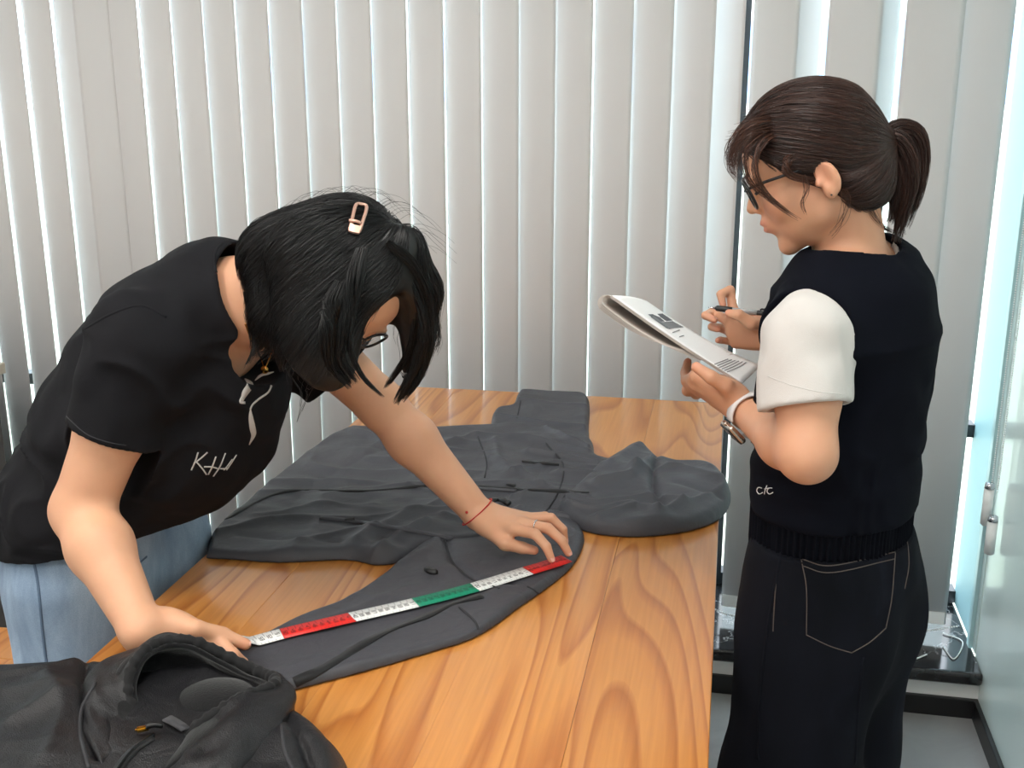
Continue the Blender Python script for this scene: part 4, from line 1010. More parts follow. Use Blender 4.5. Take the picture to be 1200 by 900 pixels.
ring_around(wrF-axF*.006, axF, .0318, 1.0, .0012, mat('red_cord', (188, 30, 24), .6), 'cord', br)
bm = bmesh.new(); bmesh.ops.create_icosphere(bm, subdivisions=2, radius=.0024, matrix=Matrix.Translation(Vector(wrF-axF*.006+nrm(A(-.35, -.9, .3))*.0318))); me = bpy.data.meshes.new('knot'); bm.to_mesh(me); bm.free(); link('knot', me, mat('red_knot', (170, 24, 20), .6), br, True)
J = chF[1]; rc_ = J[0]*.45+J[1]*.55
rg = ring_around(rc_, J[1]-J[0], .0096, 1.0, .0011, M['chrome'], 'ring'); tag(rg, 'thin silver ring on a finger of the hand pressing the tape', 'ring')
# spectacles half hidden by the hair
def glasses(Wh, Rm, name, label, mt, lens_mt, rw=.0245, rh=.020, temple=True, dz=0.0, fo=.094, tilt=-.10):
    g = empty(name, tuple(Wh(0, .095, 0))); tag(g, label, 'glasses')
    for q in (-1, 1):
        th = np.linspace(0, 2*math.pi, 41); pts = []
        for t in th:
            c_, s_ = math.cos(t), math.sin(t); e = 2.6; x = rw*np.sign(c_)*abs(c_)**(2/e); z = rh*np.sign(s_)*abs(s_)**(2/e)
            pts.append(Wh(q*.0335+x, fo-.14*abs(q*.0335+x)**1.0*.9+tilt*-z*.9, .002+dz+z))
        rim = tube('rim', pts, .0019, mt, g, 8)
        c = np.mean(pts[:-1], 0); V = [c+(p-c)*.97 for p in pts[:-1]]+[c]; m_ = len(V)-1
        lens = polymesh('lens', V, [(i, (i+1) % m_, m_) for i in range(m_)], lens_mt, g)
        sm = lens.modifiers.new('thickness', 'SOLIDIFY'); sm.thickness = .0014
        if temple:
            tube('temple', catmull([Wh(q*.0585, fo-.009, .012+dz), Wh(q*.069, .060, .012+dz), Wh(q*.0745, .012, .008+dz), Wh(q*.0705, -.022, .004), Wh(q*.068, -.040, -.020)], 24), .0019, mt, g, 8)
    tube('bridge', catmull([Wh(-.0105, fo-.001, .006+dz), Wh(0, fo+.003, .008+dz), Wh(.0105, fo-.001, .006+dz)], 10), .0017, mt, g, 8)
    return g
lm = bpy.data.materials.new('lens_glass'); lm.use_nodes = True; nt = lm.node_tree; nt.nodes.clear()
o_ = nt.nodes.new('ShaderNodeOutputMaterial'); mxs = nt.nodes.new('ShaderNodeMixShader'); tr = nt.nodes.new('ShaderNodeBsdfTransparent'); gs = nt.nodes.new('ShaderNodeBsdfGlossy')
gs.inputs['Roughness'].default_value = .03; mxs.inputs[0].default_value = .12; nt.links.new(tr.outputs[0], mxs.inputs[1]); nt.links.new(gs.outputs[0], mxs.inputs[2]); nt.links.new(mxs.outputs[0], o_.inputs[0])
M['spec_frame'] = mat('spectacle_frame', (24, 24, 27), .3)
glasses(WB, RB, 'glasses', 'dark framed glasses half hidden by the falling black hair', M['spec_frame'], lm)

# ================================================================== the person standing with the papers
pw = empty('person', (.185, 1.53, 0)); tag(pw, 'person with a ponytail in navy vest and dark jeans standing, writing on papers', 'person')
fb = nrm(A(-.88, .47, 0)); lb = np.cross(A(0, 0, 1), fb)      # facing, and towards the left arm
cW = A(.162, 1.525, 0)
def wpt(l, f, z): return cW+lb*l+fb*f+A(0, 0, z)
hcW = at_y(949, 196, 1.50); hfW = nrm(A(-.90, .03, -.42)); huW = A(-.40, .03, .9); SW = .85
shL = wpt(.145, -.010, 1.240); shR = wpt(-.132, .015, 1.240)
elL = at_y(946, 532, 1.335); wrL = at_y(876, 484, 1.520)
elR = wpt(-.185, .03, 1.02); wrR = at_y(912, 392, 1.700)
sw = Sdf()
sw.chain([wpt(0, -.005, .84), wpt(0, 0, .98), wpt(0, .0, 1.10), wpt(0, -.005, 1.22)], [.138, .108, .122, .118], .03, fb, .66)
sw.rc(shL, wpt(.05, -.01, 1.285), .046, .05, .03); sw.rc(shR, wpt(-.05, -.01, 1.285), .046, .05, .03)
arm(sw, shL, elL, wrL, .89); arm(sw, shR, elR, wrR, .98)
WW, RW = head(sw, hcW, hfW, huW, SW)
skw = WW(0, -.035, -.06)
sw.rc(wpt(0, -.012, 1.285), skw, .042, .038, .014); sw.rc(wpt(0, .015, 1.28), WW(0, -.010, -.070), .036, .025, .010)
for q in (-1, 1):
    hp = wpt(q*.075, 0, .82); kn_ = wpt(q*.075, .01, .45); an = wpt(q*.075, -.01, .08)
    sw.rc(hp, kn_, .078, .052, .02); sw.rc(kn_, an, .052, .036, .015); sw.rc(an+A(0, 0, -.02), an+fb*.10+A(0, 0, -.05), .03, .025, .02)
# left hand under the papers, right hand with the pen
PY = 1.60
dL = nrm(at_y(838, 460, 1.545)-wrL)
tipL = [at_y(806, 424, 1.615), at_y(814, 430, 1.630), at_y(824, 436, 1.640), at_y(834, 442, 1.645)]
thL = [at_y(850, 452, 1.502), at_y(833, 442, 1.496), at_y(816, 430, 1.500)]
WL, chL = hand(sw, wrL, dL, nrm(A(-.35, -.5, -.6)), A(-.2, -.3, 1), tipL, thL, 1.0, bend=[A(-.3, -.3, -.8)]*4)
dR = nrm(at_y(868, 385, 1.705)-wrR)
penA = at_y(830, 360, 1.690); penB = at_y(905, 369, 1.685)
tipR = [at_y(851, 361, 1.698), at_y(843, 376, 1.705), at_y(841, 386, 1.712), at_y(841, 399, 1.716)]
thR = [at_y(880, 379, 1.668), at_y(866, 369, 1.665), at_y(854, 367, 1.676)]
WR_, chR = hand(sw, wrR, dR, nrm(A(.15, 1, .15)), A(0, -.2, 1), tipR, thR, .86, bend=[A(-.05, .5, .9), A(-.4, .9, .2), A(-.4, .9, .0), A(-.4, .9, -.1)])
M['skin_w'] = skin_mat('skin_standing_person', (218, 170, 142))
ws = [(WW(0, .094, -.051), (RW, (.017, .010, .0048)), (176, 92, 86), .8), (WW(0, .092, -.0625), (RW, (.015, .010, .0055)), (188, 100, 94), .85)]
for q in (-1, 1): ws += [(WW(q*.04, .07, -.03), (.022, .022, .022), (214, 142, 118), .35), (WW(q*.076, -.006, 0), (.02, .02, .03), (214, 142, 120), .4)]
for J in chL+chR: ws += [(J[-1], (.009,)*3, (224, 146, 126), .5), (J[1], (.008,)*3, (212, 152, 128), .35)]
bodyW = sdf_obj("body", sw, .0026, M['skin_w'], pw, 1, tint((208, 156, 126), ws))
for J in chR[:2]: nail(J, A(-.4, .5, .6), .8, bodyW, M['nail'])
# eyebrow and lashes on the near side
rngW = np.random.default_rng(5)
M['hair_w'] = hair_mat('brown_hair', (40, 24, 20), (70, 42, 32), .34)
bl = []
for q in (-1, 1): bl.append(lock([WW(q*.016, .0895, .022), WW(q*.03, .0885, .027), WW(q*.05, .073, .023)], 60, .0022, rngW, 8))
for q in (-1, 1): bl.append(lock([WW(q*.018, .0845, -.001), WW(q*.031, .0870, -.004), WW(q*.044, .0790, -.001)], 40, .0010, rngW, 8))
strands_obj('eyebrow', bl, .0004, .0002, M['hair_w'], bodyW, (30, 18, 16), (50, 30, 24), rngW)

# white t-shirt under the vest
M['white_tee'] = fabric('white_cotton', (204, 200, 197), .85, 900, .0006, fold=5, sheen=.05, var=.02, spec=.2)
wt = Sdf(); dWL = nrm(elL-shL); dWR = nrm(elR-shR)
wt.chain([wpt(0, 0, .96), wpt(0, 0, 1.10), wpt(0, -.005, 1.22)], [.100, .106, .110], .03, fb, .66)
wt.rc(shL, wpt(.05, -.01, 1.265), .050, .052, .03); wt.rc(shR, wpt(-.05, -.01, 1.265), .048, .052, .03)
seL = at_y(945, 437, 1.365); seL = shL+dWL*max(.09, float((seL-shL)@dWL)); seR = shR+dWR*.13
wt.rc(shL+lb*.004, seL+dWL*.05, .054, .055, .02); wt.rc(shR, seR+dWR*.05, .050, .056, .02)
wt.rc(wpt(0, -.012, 1.27), skw*.12+wpt(0, -.012, 1.29)*.88, .062, .056, .02)
wt.disp(lambda P: -.0050*noise3(P+A(2, 2, 4), 26, 31)-.0035*(1-2*np.abs(noise2((P@lb)*30, P[:, 2]*9, 8))))
cut_end = lambda e, d: sleeve_end(e, d, .075)
wt.cut(cut_end(seL, nrm(dWL+A(.12, 0, 0))), .003); wt.cut(cut_end(seR, dWR), .003)
wt.sub(f_rcone(seL-dWL*.03, seL+dWL*.06, .043, .048), .003)
nkW = nrm(skw-wpt(0, -.012, 1.285)); wt.sub(f_rcone(wpt(0, -.012, 1.285)+nkW*.025, skw+nkW*.05, .0525, .065), .003)
wt.cut(lambda P: .98-P[:, 2], .002)
wtee = sdf_obj('white_t_shirt', wt, .0034, M['white_tee'], pw, 1)
strokes('hem_stitch', bvh_of(wtee), [[(900, 441), (930, 452), (960, 459), (988, 462)]], .0010, .0005, mat('white_stitch', (205, 203, 200), .8), wtee)

# navy knitted vest
M['vest'] = fabric('navy_knit', (13, 15, 23), .95, 1500, .0005, fold=1.5, sheen=.0, var=.1, spec=.08)
M['rib'] = mat('navy_rib', (11, 13, 20), .95, spec=.08)
vt = Sdf()
vt.chain([wpt(0, .0, .92), wpt(0, .0, 1.0), wpt(0, .0, 1.10), wpt(0, -.004, 1.22)], [.132, .127, .130, .134], .03, fb, .79)
vt.rc(shL-lb*.002, wpt(.05, -.012, 1.272), .062, .062, .03); vt.rc(shR+lb*.006, wpt(-.05, -.012, 1.272), .062, .062, .03)
vt.el(wpt(0, -.05, 1.22), A(.11, .05, .08), np.stack([lb, fb, A(0, 0, 1)], 1), .05)
vt.disp(lambda P: -.004*noise3(P+A(1, 2, 3), 12, 41)-.0028*(1-2*np.abs(noise2((P@lb)*6+4*noise3(P, 9, 3), P[:, 2]*20, 18))))
vt.sub(f_rcone(shL+lb*.058-fb*.008, shL+lb*.078-fb*.008+dWL*.13, .076, .092), .004); vt.sub(f_rcone(shR-lb*.055, shR-lb*.070+dWR*.14, .062, .080), .004)
vt.sub(f_rcone(wpt(0, -.006, 1.305), skw+nkW*.04, .056, .075), .004)
vt.sub(f_ell(wpt(0, .10, 1.24), A(.05, .07, .09), np.stack([lb, fb, A(0, 0, 1)], 1)), .006)
vt.cut(lambda P: .970-P[:, 2], .004)
vest = sdf_obj('knitted_vest', vt, .0036, M['vest'], pw, 1)
hb = Sdf(); hb.chain([wpt(0, .0, .86), wpt(0, .0, .97)], [.1325, .1335], .02, fb, .79)
def ribs(P):
    q = P-cW; th = np.arctan2(q@lb, q@fb); return -.0022*np.cos(th*96)
hb.disp(ribs); hb.cut(lambda P: .922-P[:, 2]-.10*((P-cW)@fb), .002); hb.cut(lambda P: P[:, 2]-.978, .002)
hem = sdf_obj('ribbed_hem', hb, .0024, M['rib'], vest, 0)
vbv = bvh_of(vest, hem)
strokes('logo', vbv, [[(893, 572), (889, 571), (887, 575), (890, 579), (894, 577)], [(899, 569), (897, 574), (896, 579)], [(905, 572), (901, 572), (899, 576), (902, 579), (906, 577)], [(896, 573), (901, 572)]], .0010, .0008, mat('white_thread', (220, 220, 222), .7), vest, step=1.5, join=True)

# dark jeans
dd = mat('dark_denim', (20, 23, 32), .9, spec=.12); v = coords(dd, (1, 1, .3)); n1 = noise_tex(dd, v, 8, 5, .6, .4)
r = ramp(dd, n1, [(.3, lin(10, 12, 17)), (.55, lin(16, 18, 26)), (.75, lin(34, 37, 48))]); L(dd, r.outputs['Color'], bsdf(dd).inputs['Base Color'])
n2 = noise_tex(dd, coords(dd), 800, 2); bump(dd, n2, .35, .0004)
jw = Sdf()
jw.chain([wpt(0, -.012, .78), wpt(0, -.008, .86), wpt(0, -.002, .93)], [.148, .146, .128], .03, fb, .72)
jw.el(wpt(.06, -.045, .80), A(.075, .075, .09), None, .03); jw.el(wpt(-.06, -.045, .80), A(.075, .075, .09), None, .03)
for q in (-1, 1): jw.chain([wpt(q*.066, -.008, .78), wpt(q*.070, .0, .55), wpt(q*.078, .0, .30), wpt(q*.08, -.005, .06)], [.094, .095, .100, .104], .03)
jw.disp(lambda P: -.005*noise3(P*A(1, 1, .5)+A(4, 1, 1), 12, 51)-.003*(1-2*np.abs(noise2((P@lb)*16+noise3(P, 8, 2), P[:, 2]*4, 28))))
jw.cut(lambda P: .03-P[:, 2], .003); jw.cut(lambda P: P[:, 2]-.935, .003)
jeansW = sdf_obj('jeans', jw, .004, dd, pw, 1)
jwb = bvh_of(jeansW); stc = mat('tan_stitch', (82, 72, 68), .8)
pk = strokes('back_pocket', jwb, [[(939, 656), (945, 690), (945, 744)], [(945, 744), (972, 757), (998, 765)], [(998, 765), (1020, 752), (1038, 736)], [(1038, 736), (1045, 700), (1049, 648)], [(938, 655), (975, 663), (1049, 647)], [(940, 663), (975, 671), (1048, 655)]], .0013, .0008, stc, jeansW, join=True)
strokes('side_stitch', jwb, [[(917, 640), (910, 680), (907, 720), (906, 740)], [(893, 632), (905, 642), (918, 645)], [(1062, 625), (1065, 660), (1060, 690)]], .0012, .0008, stc, jeansW)
strokes('side_seam', jwb, [[(916, 645), (902, 720), (892, 800), (888, 890)], [(1012, 770), (1006, 830), (1002, 895)]], .004, .0012, dd, jeansW)
M['shoe_black'] = mat('black_shoe', (28, 28, 30), .5)
for q in (-1, 1): shoe(wpt(q*.078, -.03, 0), fb, M['shoe_black'], pw, M['sole'])

# hair: brown ponytail with loose side fringe
hw = Sdf(); q_ = lambda *r: A(*r)*SW
hw.el(WW(0, -.008, .038), q_(.0815, .1000, .0910), RW, .02); hw.el(WW(0, -.055, -.005), q_(.064, .052, .066), RW, .03)
nh = RW@nrm(A(0, .74, -.67)); hw.cut(lambda P: (P-WW(0, .030, .004))@nh, .006)
for q in (-1, 1): hw.sub(f_ell(WW(q*.078, -.016, -.024), q_(.020, .021, .029), RW), .006)
tie = at_y(1031, 168, 1.515)
for q in (-1, 1): hw.el(WW(q*.034, -.060, -.048), q_(.034, .036, .042), RW, .025)
hw.el(WW(0, -.075, -.040), q_(.03, .030, .050), RW, .025)
hw.rc(WW(0, -.06, .03), tie, .050*SW, .012, .04)
hcw = sdf_obj('hair', hw, .0040, mat('brown_hair_mass', (34, 20, 17), .5), pw, 2)
Vw = np.empty(len(hcw.data.vertices)*3); hcw.data.vertices.foreach_get('co', Vw); Vw = Vw.reshape(-1, 3)
def fieldW(P, t): d = tie-P; return d/(np.linalg.norm(d, axis=1)[:, None]+1e-6)-RW[:, 2]*.10
sel = rngW.choice(len(Vw), 4600); S1 = groom(hw, Vw[sel], fieldW, 11, .0105, .0016, rngW, .0006)
cc = ((34, 20, 17), (66, 40, 31))
strands_obj('hair_strands', [S1], .00042, .00030, M['hair_w'], hcw, *cc, rngW)
tu = 1.52
pony = []
for g, n_, sp in [
    (G((1030, 166, 1.515), (1052, 150, 1.52), (1074, 155, 1.52), (1082, 182, 1.52), (1076, 222, 1.52), (1060, 268, 1.52)), 300, .013),
    (G((1030, 167, 1.515), (1052, 162, 1.51), (1066, 182, 1.505), (1068, 215, 1.505), (1058, 250, 1.51), (1050, 286, 1.515)), 300, .013),
    (G((1030, 168, 1.515), (1046, 178, 1.515), (1054, 205, 1.51), (1052, 235, 1.51), (1042, 262, 1.515)), 220, .010),
    (G((1030, 166, 1.515), (1056, 156, 1.535), (1076, 170, 1.54), (1079, 205, 1.54), (1068, 246, 1.535)), 220, .012),
    (G((1030, 172, 1.515), (1036, 205, 1.515), (1031, 238, 1.51), (1029, 260, 1.51), (1046, 272, 1.51)), 60, .005),
    (G((1030, 172, 1.515), (1042, 208, 1.525), (1046, 245, 1.525), (1062, 276, 1.525)), 40, .005),
]: pony.append(lock(g, n_, sp, rngW, 18, .5, .0014))
strands_obj('ponytail', pony, .00046, .00020, M['hair_w'], hcw, *cc, rngW)
loose = []
yN = 1.425
for g, n_, sp in [
    (G((915, 145, 1.475), (884, 150, 1.440), (863, 178, 1.440), (864, 205, 1.45)), 60, .014),
    (G((920, 150, 1.475), (888, 160, 1.438), (873, 188, 1.430), (880, 214, 1.428), (905, 235, 1.426), (925, 250, 1.426)), 26, .007),
    (G((925, 152, 1.47), (896, 165, 1.432), (884, 195, 1.420), (896, 225, 1.420), (918, 245, 1.422), (938, 258, 1.424)), 30, .006),
    (G((915, 142, 1.49), (880, 146, 1.475), (858, 172, 1.475), (856, 195, 1.48), (866, 212, 1.48)), 46, .012),
    (G((912, 142, 1.50), (880, 142, 1.52), (861, 168, 1.54), (860, 198, 1.55)), 60, .010),
    (G((940, 175, 1.45), (922, 190, 1.430), (924, 204, 1.426), (945, 211, 1.430), (960, 213, 1.44)), 40, .007),
    (G((942, 205, 1.425), (946, 222, 1.424), (941, 240, 1.424), (945, 252, 1.426)), 9, .007),
    (G((988, 222, 1.43), (992, 240, 1.435), (985, 262, 1.44), (972, 278, 1.445)), 9, .008),
    (G((1012, 225, 1.46), (1022, 250, 1.47), (1036, 268, 1.49)), 24, .008),
]: loose.append(lock(g, n_, sp, rngW, 16, .45, .0012))
for k in range(46):
    a_ = rngW.random()*2.4+.4; u0 = 948+80*math.cos(a_); v0 = 190-84*math.sin(a_)
    loose.append(lock(G((u0+14, v0+4, 1.49), (u0, v0-3, 1.49), (u0-14, v0-4+8*abs(math.cos(a_)), 1.49), (u0-26, v0+6, 1.49)), 1, .002, rngW, 16))
strands_obj('loose_fringe', loose, .00036, .00016, M['hair_w'], hcw, (48, 28, 21), (92, 54, 38), rngW)
ht = empty('hair_tie', tuple(tie)); tag(ht, 'brown beaded hair tie holding the ponytail', 'hair tie')
tiep = at_y(1034, 165, 1.515); axt = nrm(at_y(1050, 154, 1.515)-tiep)
for k in range(9):
    a_ = np.cross(axt, A(0, 1, 0)); a_ = nrm(a_); b_ = np.cross(axt, a_); t = k/9*2*math.pi
    bm = bmesh.new(); bmesh.ops.create_icosphere(bm, subdivisions=2, radius=.0046, matrix=Matrix.Translation(Vector(tiep+.0135*(a_*math.cos(t)+b_*math.sin(t))))); me = bpy.data.meshes.new('bead'); bm.to_mesh(me); bm.free(); link('bead', me, mat('tie_bead', (84, 48, 34), .25) if k == 0 else bpy.data.materials['tie_bead'], ht, True)
glasses(WW, RW, 'glasses', 'black framed glasses worn by the standing person', M['spec_frame'], lm, rw=.0275, rh=.0235, dz=-.002, fo=.099)
es = WW(-.0775, -.014, -.044); bm = bmesh.new(); bmesh.ops.create_icosphere(bm, subdivisions=2, radius=.0016, matrix=Matrix.Translation(Vector(es))); me = bpy.data.meshes.new('ear_stud'); bm.to_mesh(me); bm.free(); tag(link('ear_stud', me, M['black_plastic'], None, True), 'tiny dark ear stud of the standing person', 'earring')

# watch
axW = nrm(wrL-elL); wc = wrL-axW*.012
wa = empty('smartwatch', tuple(wc)); tag(wa, 'smartwatch with pale grey strap on the wrist under the papers', 'watch')
n0 = nrm(A(-.75, .15, -.62)); n0 = nrm(n0-axW*(n0@axW)); b0 = np.cross(axW, n0)
th = np.linspace(.55, 2*math.pi-.55, 50); pth_ = np.array([wc+.0305*(n0*math.cos(t)+b0*math.sin(t)) for t in th]); nrm_ = np.array([n0*math.cos(t)+b0*math.sin(t) for t in th])
V, Q = ribbon_geo(pth_, nrm_, .019, .0012, thick=.0026); polymesh('strap', V, Q, mat('watch_strap', (206, 202, 202), .55), wa)
Rw3 = np.stack([b0, axW, n0], 1)
cs = Sdf(); cs.u(f_box(wc+n0*.0335, A(.0165, .019, .0048), Rw3, .0045), 1e-4); case = sdf_obj('case', cs, .0011, mat('watch_case', (196, 180, 166), .25, metal=.9), wa)
gs_ = Sdf(); gs_.u(f_box(wc+n0*.0372, A(.0150, .0175, .0022), Rw3, .0020), 1e-4); sdf_obj('screen', gs_, .0011, mat('watch_screen', (10, 10, 12), .08), wa)
tube('crown', [wc+n0*.0335+b0*.016, wc+n0*.0335+b0*.0195], .003, bpy.data.materials['watch_case'], case, 12)

# pen
pd = nrm(penB-penA); pn = empty('pen', tuple(penA)); tag(pn, 'black and clear click pen held over the papers', 'pen')
pL = lambda s: penA+pd*s
tube('tip', [pL(0), pL(.004), pL(.012)], [.0006, .0012, .0026], M['chrome'], pn, 12)
tube('grip', [pL(.011), pL(.013), pL(.030), pL(.036)], [.0030, .0044, .0046, .0044], M['black_plastic'], pn, 14)
tube('barrel', [pL(.035), pL(.075)], .0042, mat('clear_barrel', (220, 222, 224), .1, trans=.5), pn, 14)
tube('refill', [pL(.035), pL(.075)], .0020, M['black_plastic'], pn, 8)
tube('upper_barrel', [pL(.073), pL(.075), pL(.115), pL(.118)], [.0042, .0046, .0046, .0038], M['black_plastic'], pn, 14)
tube('button', [pL(.117), pL(.128)], .0026, M['black_plastic'], pn, 10)
cu = nrm(A(0, -.3, 1)); tube('clip', [pL(.112)+cu*.006, pL(.080)+cu*.0075, pL(.078)+cu*.006], .0016, M['black_plastic'], pn, 8)

# papers: a stack of sheets, the older ones folded back underneath
pap = empty('paper_stack', tuple(at_y(800, 400, 1.58))); tag(pap, 'stack of printed white sheets with pages folded back, held by the standing person', 'paper')
M['paper'] = mat('paper', (246, 246, 247), .7); M['paper2'] = mat('paper_edge', (214, 206, 200), .75)
cA = at_y(717, 346, 1.50); cB = at_y(869, 450, 1.53); cC = at_y(892, 427, 1.66); cD = at_y(758, 353, 1.66)
def sheet(name, c00, c10, c11, c01, sag, off, mt, nu=24, nv=10, parent=pap):
    V = []; nrm0 = nrm(np.cross(c10-c00, c01-c00)); nrm0 = nrm0 if nrm0[2] > 0 else -nrm0
    for i in range(nu+1):
        for j in range(nv+1):
            u, w = i/nu, j/nv; p = (c00*(1-u)+c10*u)*(1-w)+(c01*(1-u)+c11*u)*w
            V.append(p+nrm0*(sag*math.sin(math.pi*u)+off+.003*math.sin(2.4*u+3*w)))
    Q = [(i*(nv+1)+j, (i+1)*(nv+1)+j, (i+1)*(nv+1)+j+1, i*(nv+1)+j+1) for i in range(nu) for j in range(nv)]
    o = polymesh(name, V, Q, mt, parent); sm = o.modifiers.new('thickness', 'SOLIDIFY'); sm.thickness = .0004; return o, nrm0
shs = []
for k in range(4):
    o, nP = sheet('sheet', cA, cB, cC, cD, -.004, -.0012*k, M['paper'] if k == 0 else M['paper2']); shs.append(o)
# the pages folded round the top edge and hanging back below
for k in range(4):
    V = []; nu, nv = 26, 6
    for i in range(nu+1):
        for j in range(nv+1):
            t = i/nu; w = j/nv; top = cA*(1-w)+cD*w; low = cB*(1-w)+cC*w; dn2 = nrm(low-top); rr = .008+.0012*k
            if t < .3: a_ = t/.3*math.pi; p = top-nP*(rr+.002)+nP*rr*math.cos(a_)-dn2*rr*math.sin(a_)
            else: s_ = (t-.3)/.7; p = top-nP*(2*rr+.002)+dn2*(s_*(.155-.008*k))+nP*(rr*1.6*s_**1.5)-nP*.005*math.sin(math.pi*s_)
            V.append(p)
    Q = [(i*(nv+1)+j, (i+1)*(nv+1)+j, (i+1)*(nv+1)+j+1, i*(nv+1)+j+1) for i in range(nu) for j in range(nv)]
    o = polymesh('folded_sheet', V, Q, M['paper2'], pap); sm = o.modifiers.new('thickness', 'SOLIDIFY'); sm.thickness = .0004
pbv = bvh_of(shs[0])
gi_ = mat('print_grey', (120, 122, 126), .7); gd_ = mat('print_dark', (88, 90, 96), .7); gt_ = mat('print_text', (150, 150, 154), .7)
def patch(name, quad, mt):
    V = []; 
    for u, v_ in quad:
        p, nn = drop(pbv, u, v_); V.append(p+nP*.0009)
    return polymesh(name, V, [(0, 1, 2, 3)], mt, shs[0], False)
patch('printed_picture', [(759, 369), (776, 368), (788, 376), (772, 378)], gd_); patch('printed_picture', [(773, 378), (788, 377), (801, 384), (784, 386)], gi_); patch('printed_picture', [(762, 372), (766, 371), (786, 386), (781, 385)], gi_)
ln_ = []
for k in range(6): x0, y0 = 826+k*5.2, 430+k*.8; ln_.append([(x0, y0+2), (x0+14, y0-4), (x0+27-k, y0-9)])
strokes('printed_text', pbv, ln_+[[(788, 390), (793, 388), (796, 387)], [(797, 410), (804, 409), (810, 408)], [(796, 395), (799, 394), (801, 393.5)]], .0010, .0009, gt_, shs[0], step=2, join=True, smooth_n=False)

# ================================================================== black puffer jacket in the foreground
M['puff'] = fabric('black_nylon', (26, 26, 29), .45, 700, .0016, fold=5, sheen=0, var=.08, spec=.4)
M['fleece'] = fabric('black_fleece', (17, 17, 19), .95, 420, .0018, sheen=.25, var=.2, spec=.1)
M['elastic'] = fabric('black_elastic', (20, 20, 22), .8, 600, .0006)
pj = empty('padded_jacket', tuple(at_z(180, 860, T))); tag(pj, 'black padded jacket with stand-up fleece-lined collar lying nearest the viewer', 'jacket')
ZP = T+.001
pb_ = Cloth([(-60, 800), (-20, 792), (40, 789), (90, 787), (135, 790), (165, 782), (235, 776), (310, 806), (335, 838), (352, 842), (375, 858), (395, 880), (412, 905), (420, 990), (300, 1090), (0, 1090), (-120, 1000), (-110, 860)], ZP, .055, .045, nz=.006, nsc=(9, 9), seed=61, zplan=T+.02,
    folds=[([(0, 830), (60, 820), (110, 800)], .010, .012), ([(105, 800), (100, 840), (110, 880), (120, 920)], -.014, .006), ([(20, 880), (70, 860), (100, 850)], .008, .012), ([(330, 860), (350, 900), (380, 960)], -.012, .006), ([(60, 830), (80, 870), (60, 920)], .007, .014)],
    mounds=[(60, 850, .014, .07, .06, .4), (340, 905, .012, .05, .05, 0)])
pbo = pb_.obj('body_panel', M['puff'], pj)
# front flaps and collar as lofted, padded sheets
def loft(name, rows, mt, parent, nu=60, nv=14, th=.010, puff=.0, ruf=0.0, seed=0):
    """rows: curves (lists of 3-D points) from bottom to top, same direction"""
    R_c = np.array([catmull(r, nu) for r in rows]); Sf = np.array([catmull(R_c[:, i], nv) for i in range(nu)])     # nu x nv x 3
    du = np.gradient(Sf, axis=0); dv = np.gradient(Sf, axis=1); nn = np.cross(du, dv); nn /= np.linalg.norm(nn, axis=2)[..., None]+1e-9
    U, W_ = np.meshgrid(np.linspace(0, 1, nu), np.linspace(0, 1, nv), indexing='ij')
    wr_ = ruf*(noise2(U*9, W_*3.0, seed)+.5*noise2(U*22, W_*6, seed+1))
    Sf = Sf+nn*wr_[..., None]; t = th*.5*(1+puff*np.sin(math.pi*W_))[..., None]
    Vv = np.concatenate([(Sf+nn*t).reshape(-1, 3), (Sf-nn*t).reshape(-1, 3)]); n_ = nu*nv; Q = []
    ix = lambda i, j: i*nv+j
    for i in range(nu-1):
        for j in range(nv-1): Q += [(ix(i, j), ix(i+1, j), ix(i+1, j+1), ix(i, j+1)), (n_+ix(i, j), n_+ix(i, j+1), n_+ix(i+1, j+1), n_+ix(i+1, j))]
    for i in range(nu-1): Q += [(ix(i, 0), n_+ix(i, 0), n_+ix(i+1, 0), ix(i+1, 0)), (ix(i, nv-1), ix(i+1, nv-1), n_+ix(i+1, nv-1), n_+ix(i, nv-1))]
    for j in range(nv-1): Q += [(ix(0, j), ix(0, j+1), n_+ix(0, j+1), n_+ix(0, j)), (ix(nu-1, j), n_+ix(nu-1, j), n_+ix(nu-1, j+1), ix(nu-1, j+1))]
    o = polymesh(name, Vv, Q, mt, parent); sub_ = o.modifiers.new('smooth', 'SUBSURF'); sub_.levels = 1; sub_.render_levels = 1; return o, Sf, nn
# collar: goes from the left front, round the back (far side) to the right front
YL = lambda u, v, y: at_y(u, v, y)
rim_pts = [YL(176, 866, 1.015), YL(156, 838, 1.03), YL(150, 800, 1.055), YL(165, 768, 1.085), YL(190, 753, 1.115), YL(225, 752, 1.13), YL(262, 768, 1.135), YL(298, 786, 1.13), YL(321, 796, 1.115), YL(318, 806, 1.085), YL(285, 818, 1.05), YL(255, 836, 1.02), YL(222, 860, .995), YL(196, 885, .98)]
base_pts = [at_z(120, 905, T+.050), at_z(100, 860, T+.048), at_z(96, 822, T+.045), at_z(118, 800, T+.040), at_z(160, 790, T+.032), at_z(220, 786, T+.025), at_z(270, 805, T+.022), at_z(315, 826, T+.022), at_z(338, 848, T+.028), at_z(325, 880, T+.040), at_z(290, 905, T+.048), at_z(255, 930, T+.05), at_z(215, 950, T+.05), at_z(185, 965, T+.05)]
mid = [a*.5+b*.5+A(0, 0, .008) for a, b in zip(rim_pts, base_pts)]
cen = np.mean(rim_pts, 0); mid = [m_+nrm((m_-cen)*A(1, 1, .0))*.010 for m_ in mid]
collar, Sfc, nnc = loft('collar', [base_pts, mid, rim_pts], M['puff'], pj, 120, 24, .009, .5, .0060, 5)
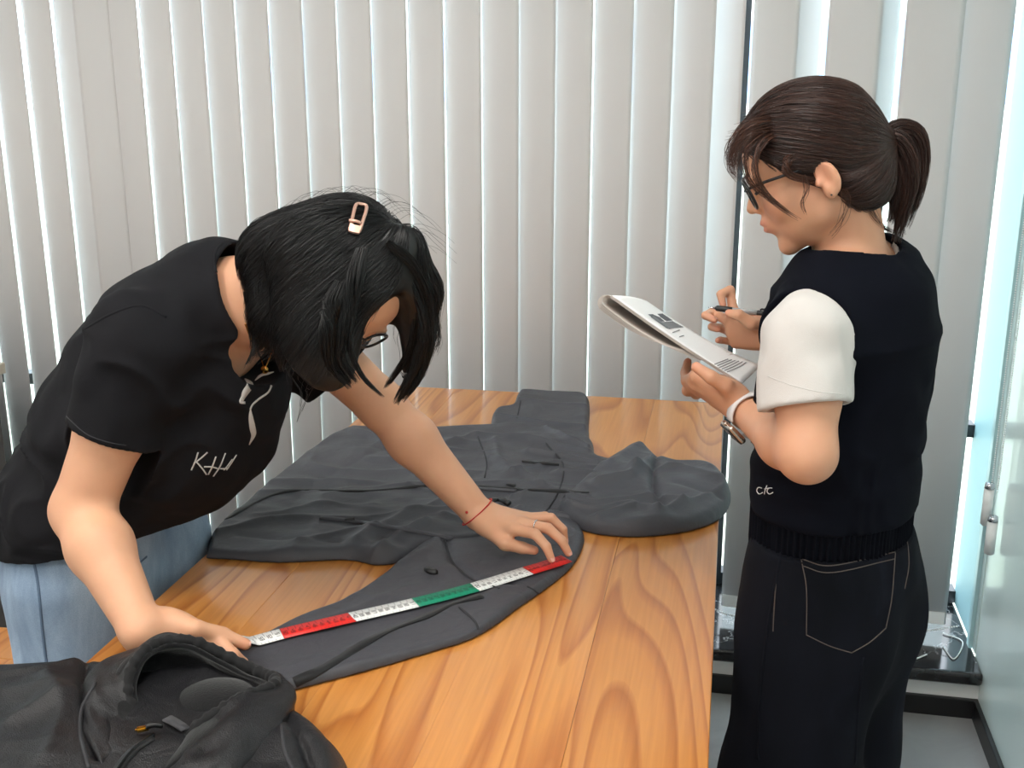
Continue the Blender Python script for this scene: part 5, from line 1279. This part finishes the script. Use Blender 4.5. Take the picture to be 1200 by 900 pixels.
inw = [p+nrm((cen-p)*A(1, 1, .2))*.010 for p in rim_pts]; inm = [m_+nrm((cen-m_)*A(1, 1, 0))*.022 for m_ in mid]; inb = [b_*.55+cen*.45+A(0, 0, 0) for b_ in base_pts]
for b_ in inb: b_[2] = T+.040
lining, _, _ = loft('collar_lining', [inb, inm, inw], M['fleece'], pj, 90, 18, .006, .2, .002, 9)
rimc = catmull(rim_pts, 150); ruff = .0058+.0018*np.abs(np.sin(np.arange(150)*.55))+.0010*np.sin(np.arange(150)*1.7)
tube('elastic_rim', rimc+A(0, 0, .001), ruff, M['elastic'], pj, 10)
floor_l = Sdf(); fc = cen.copy(); fc[2] = T+.034; floor_l.el(fc+A(0, -.005, 0), A(.095, .085, .016), None, .01); floor_l.el(at_y(252, 818, 1.075)+A(0, 0, -.018), A(.056, .052, .030), None, .02); floor_l.el(at_y(222, 835, 1.055)+A(0, 0, -.030), A(.030, .03, .022), None, .02); floor_l.cut(lambda P: T+.002-P[:, 2], .002); sdf_obj('inner_lining', floor_l, .004, M['fleece'], pj)

pjb = bvh_of(pbo, collar)
M['zipper'] = mat('zip_teeth', (30, 30, 32), .3, metal=.6)
strokes('zipper', pjb, [[(178, 866), (160, 878), (146, 892), (132, 912)]], .010, .003, M['shell_dark'], pj)
strokes('zip_teeth', pjb, [[(180, 864), (162, 876), (148, 890), (134, 910)]], .004, .0048, M['zipper'], pj)
zq = at_y(172, 860, 1.0)
p_, n_ = drop(pjb, 168, 862); zz = p_+n_*.008
bm = bmesh.new(); bmesh.ops.create_cube(bm, size=1, matrix=Matrix.Translation(Vector(zz)) @ Matrix.Rotation(.6, 4, 'Z') @ Matrix.Diagonal((.016, .007, .006, 1))); bmesh.ops.bevel(bm, geom=bm.edges[:], offset=.002, segments=2, affect='EDGES'); me = bpy.data.meshes.new('zip_slider'); bm.to_mesh(me); bm.free(); link('zip_slider', me, mat('brass', (200, 160, 80), .25, metal=1), pj)
tube('zip_pull', catmull([zz+A(.004, 0, .003), zz+A(.012, .004, .004), zz+A(.020, .008, .001)], 8), .003, M['black_plastic'], pj, 8)
strokes('seam_line', pjb, [[(112, 800), (96, 830), (94, 860), (104, 900)], [(330, 850), (334, 880), (345, 905)]], .004, .0016, M['seam'], pj)

lp_ = [drop(pjb, u, v) for u, v in ((196, 846), (205, 850), (214, 855), (220, 860))]
lp2 = bvh_of(pbo, lining)
lpp = [drop(lp2, u, v) for u, v in ((196, 846), (203, 850), (211, 855), (218, 860))]
V, Q = ribbon_geo(np.array([p for p, _ in lpp]), np.array([n for _, n in lpp]), .012, .006, thick=.002); polymesh('hanger_loop', V, Q, fabric('grey_webbing', (58, 58, 62), .8, 500, .0006), pj)
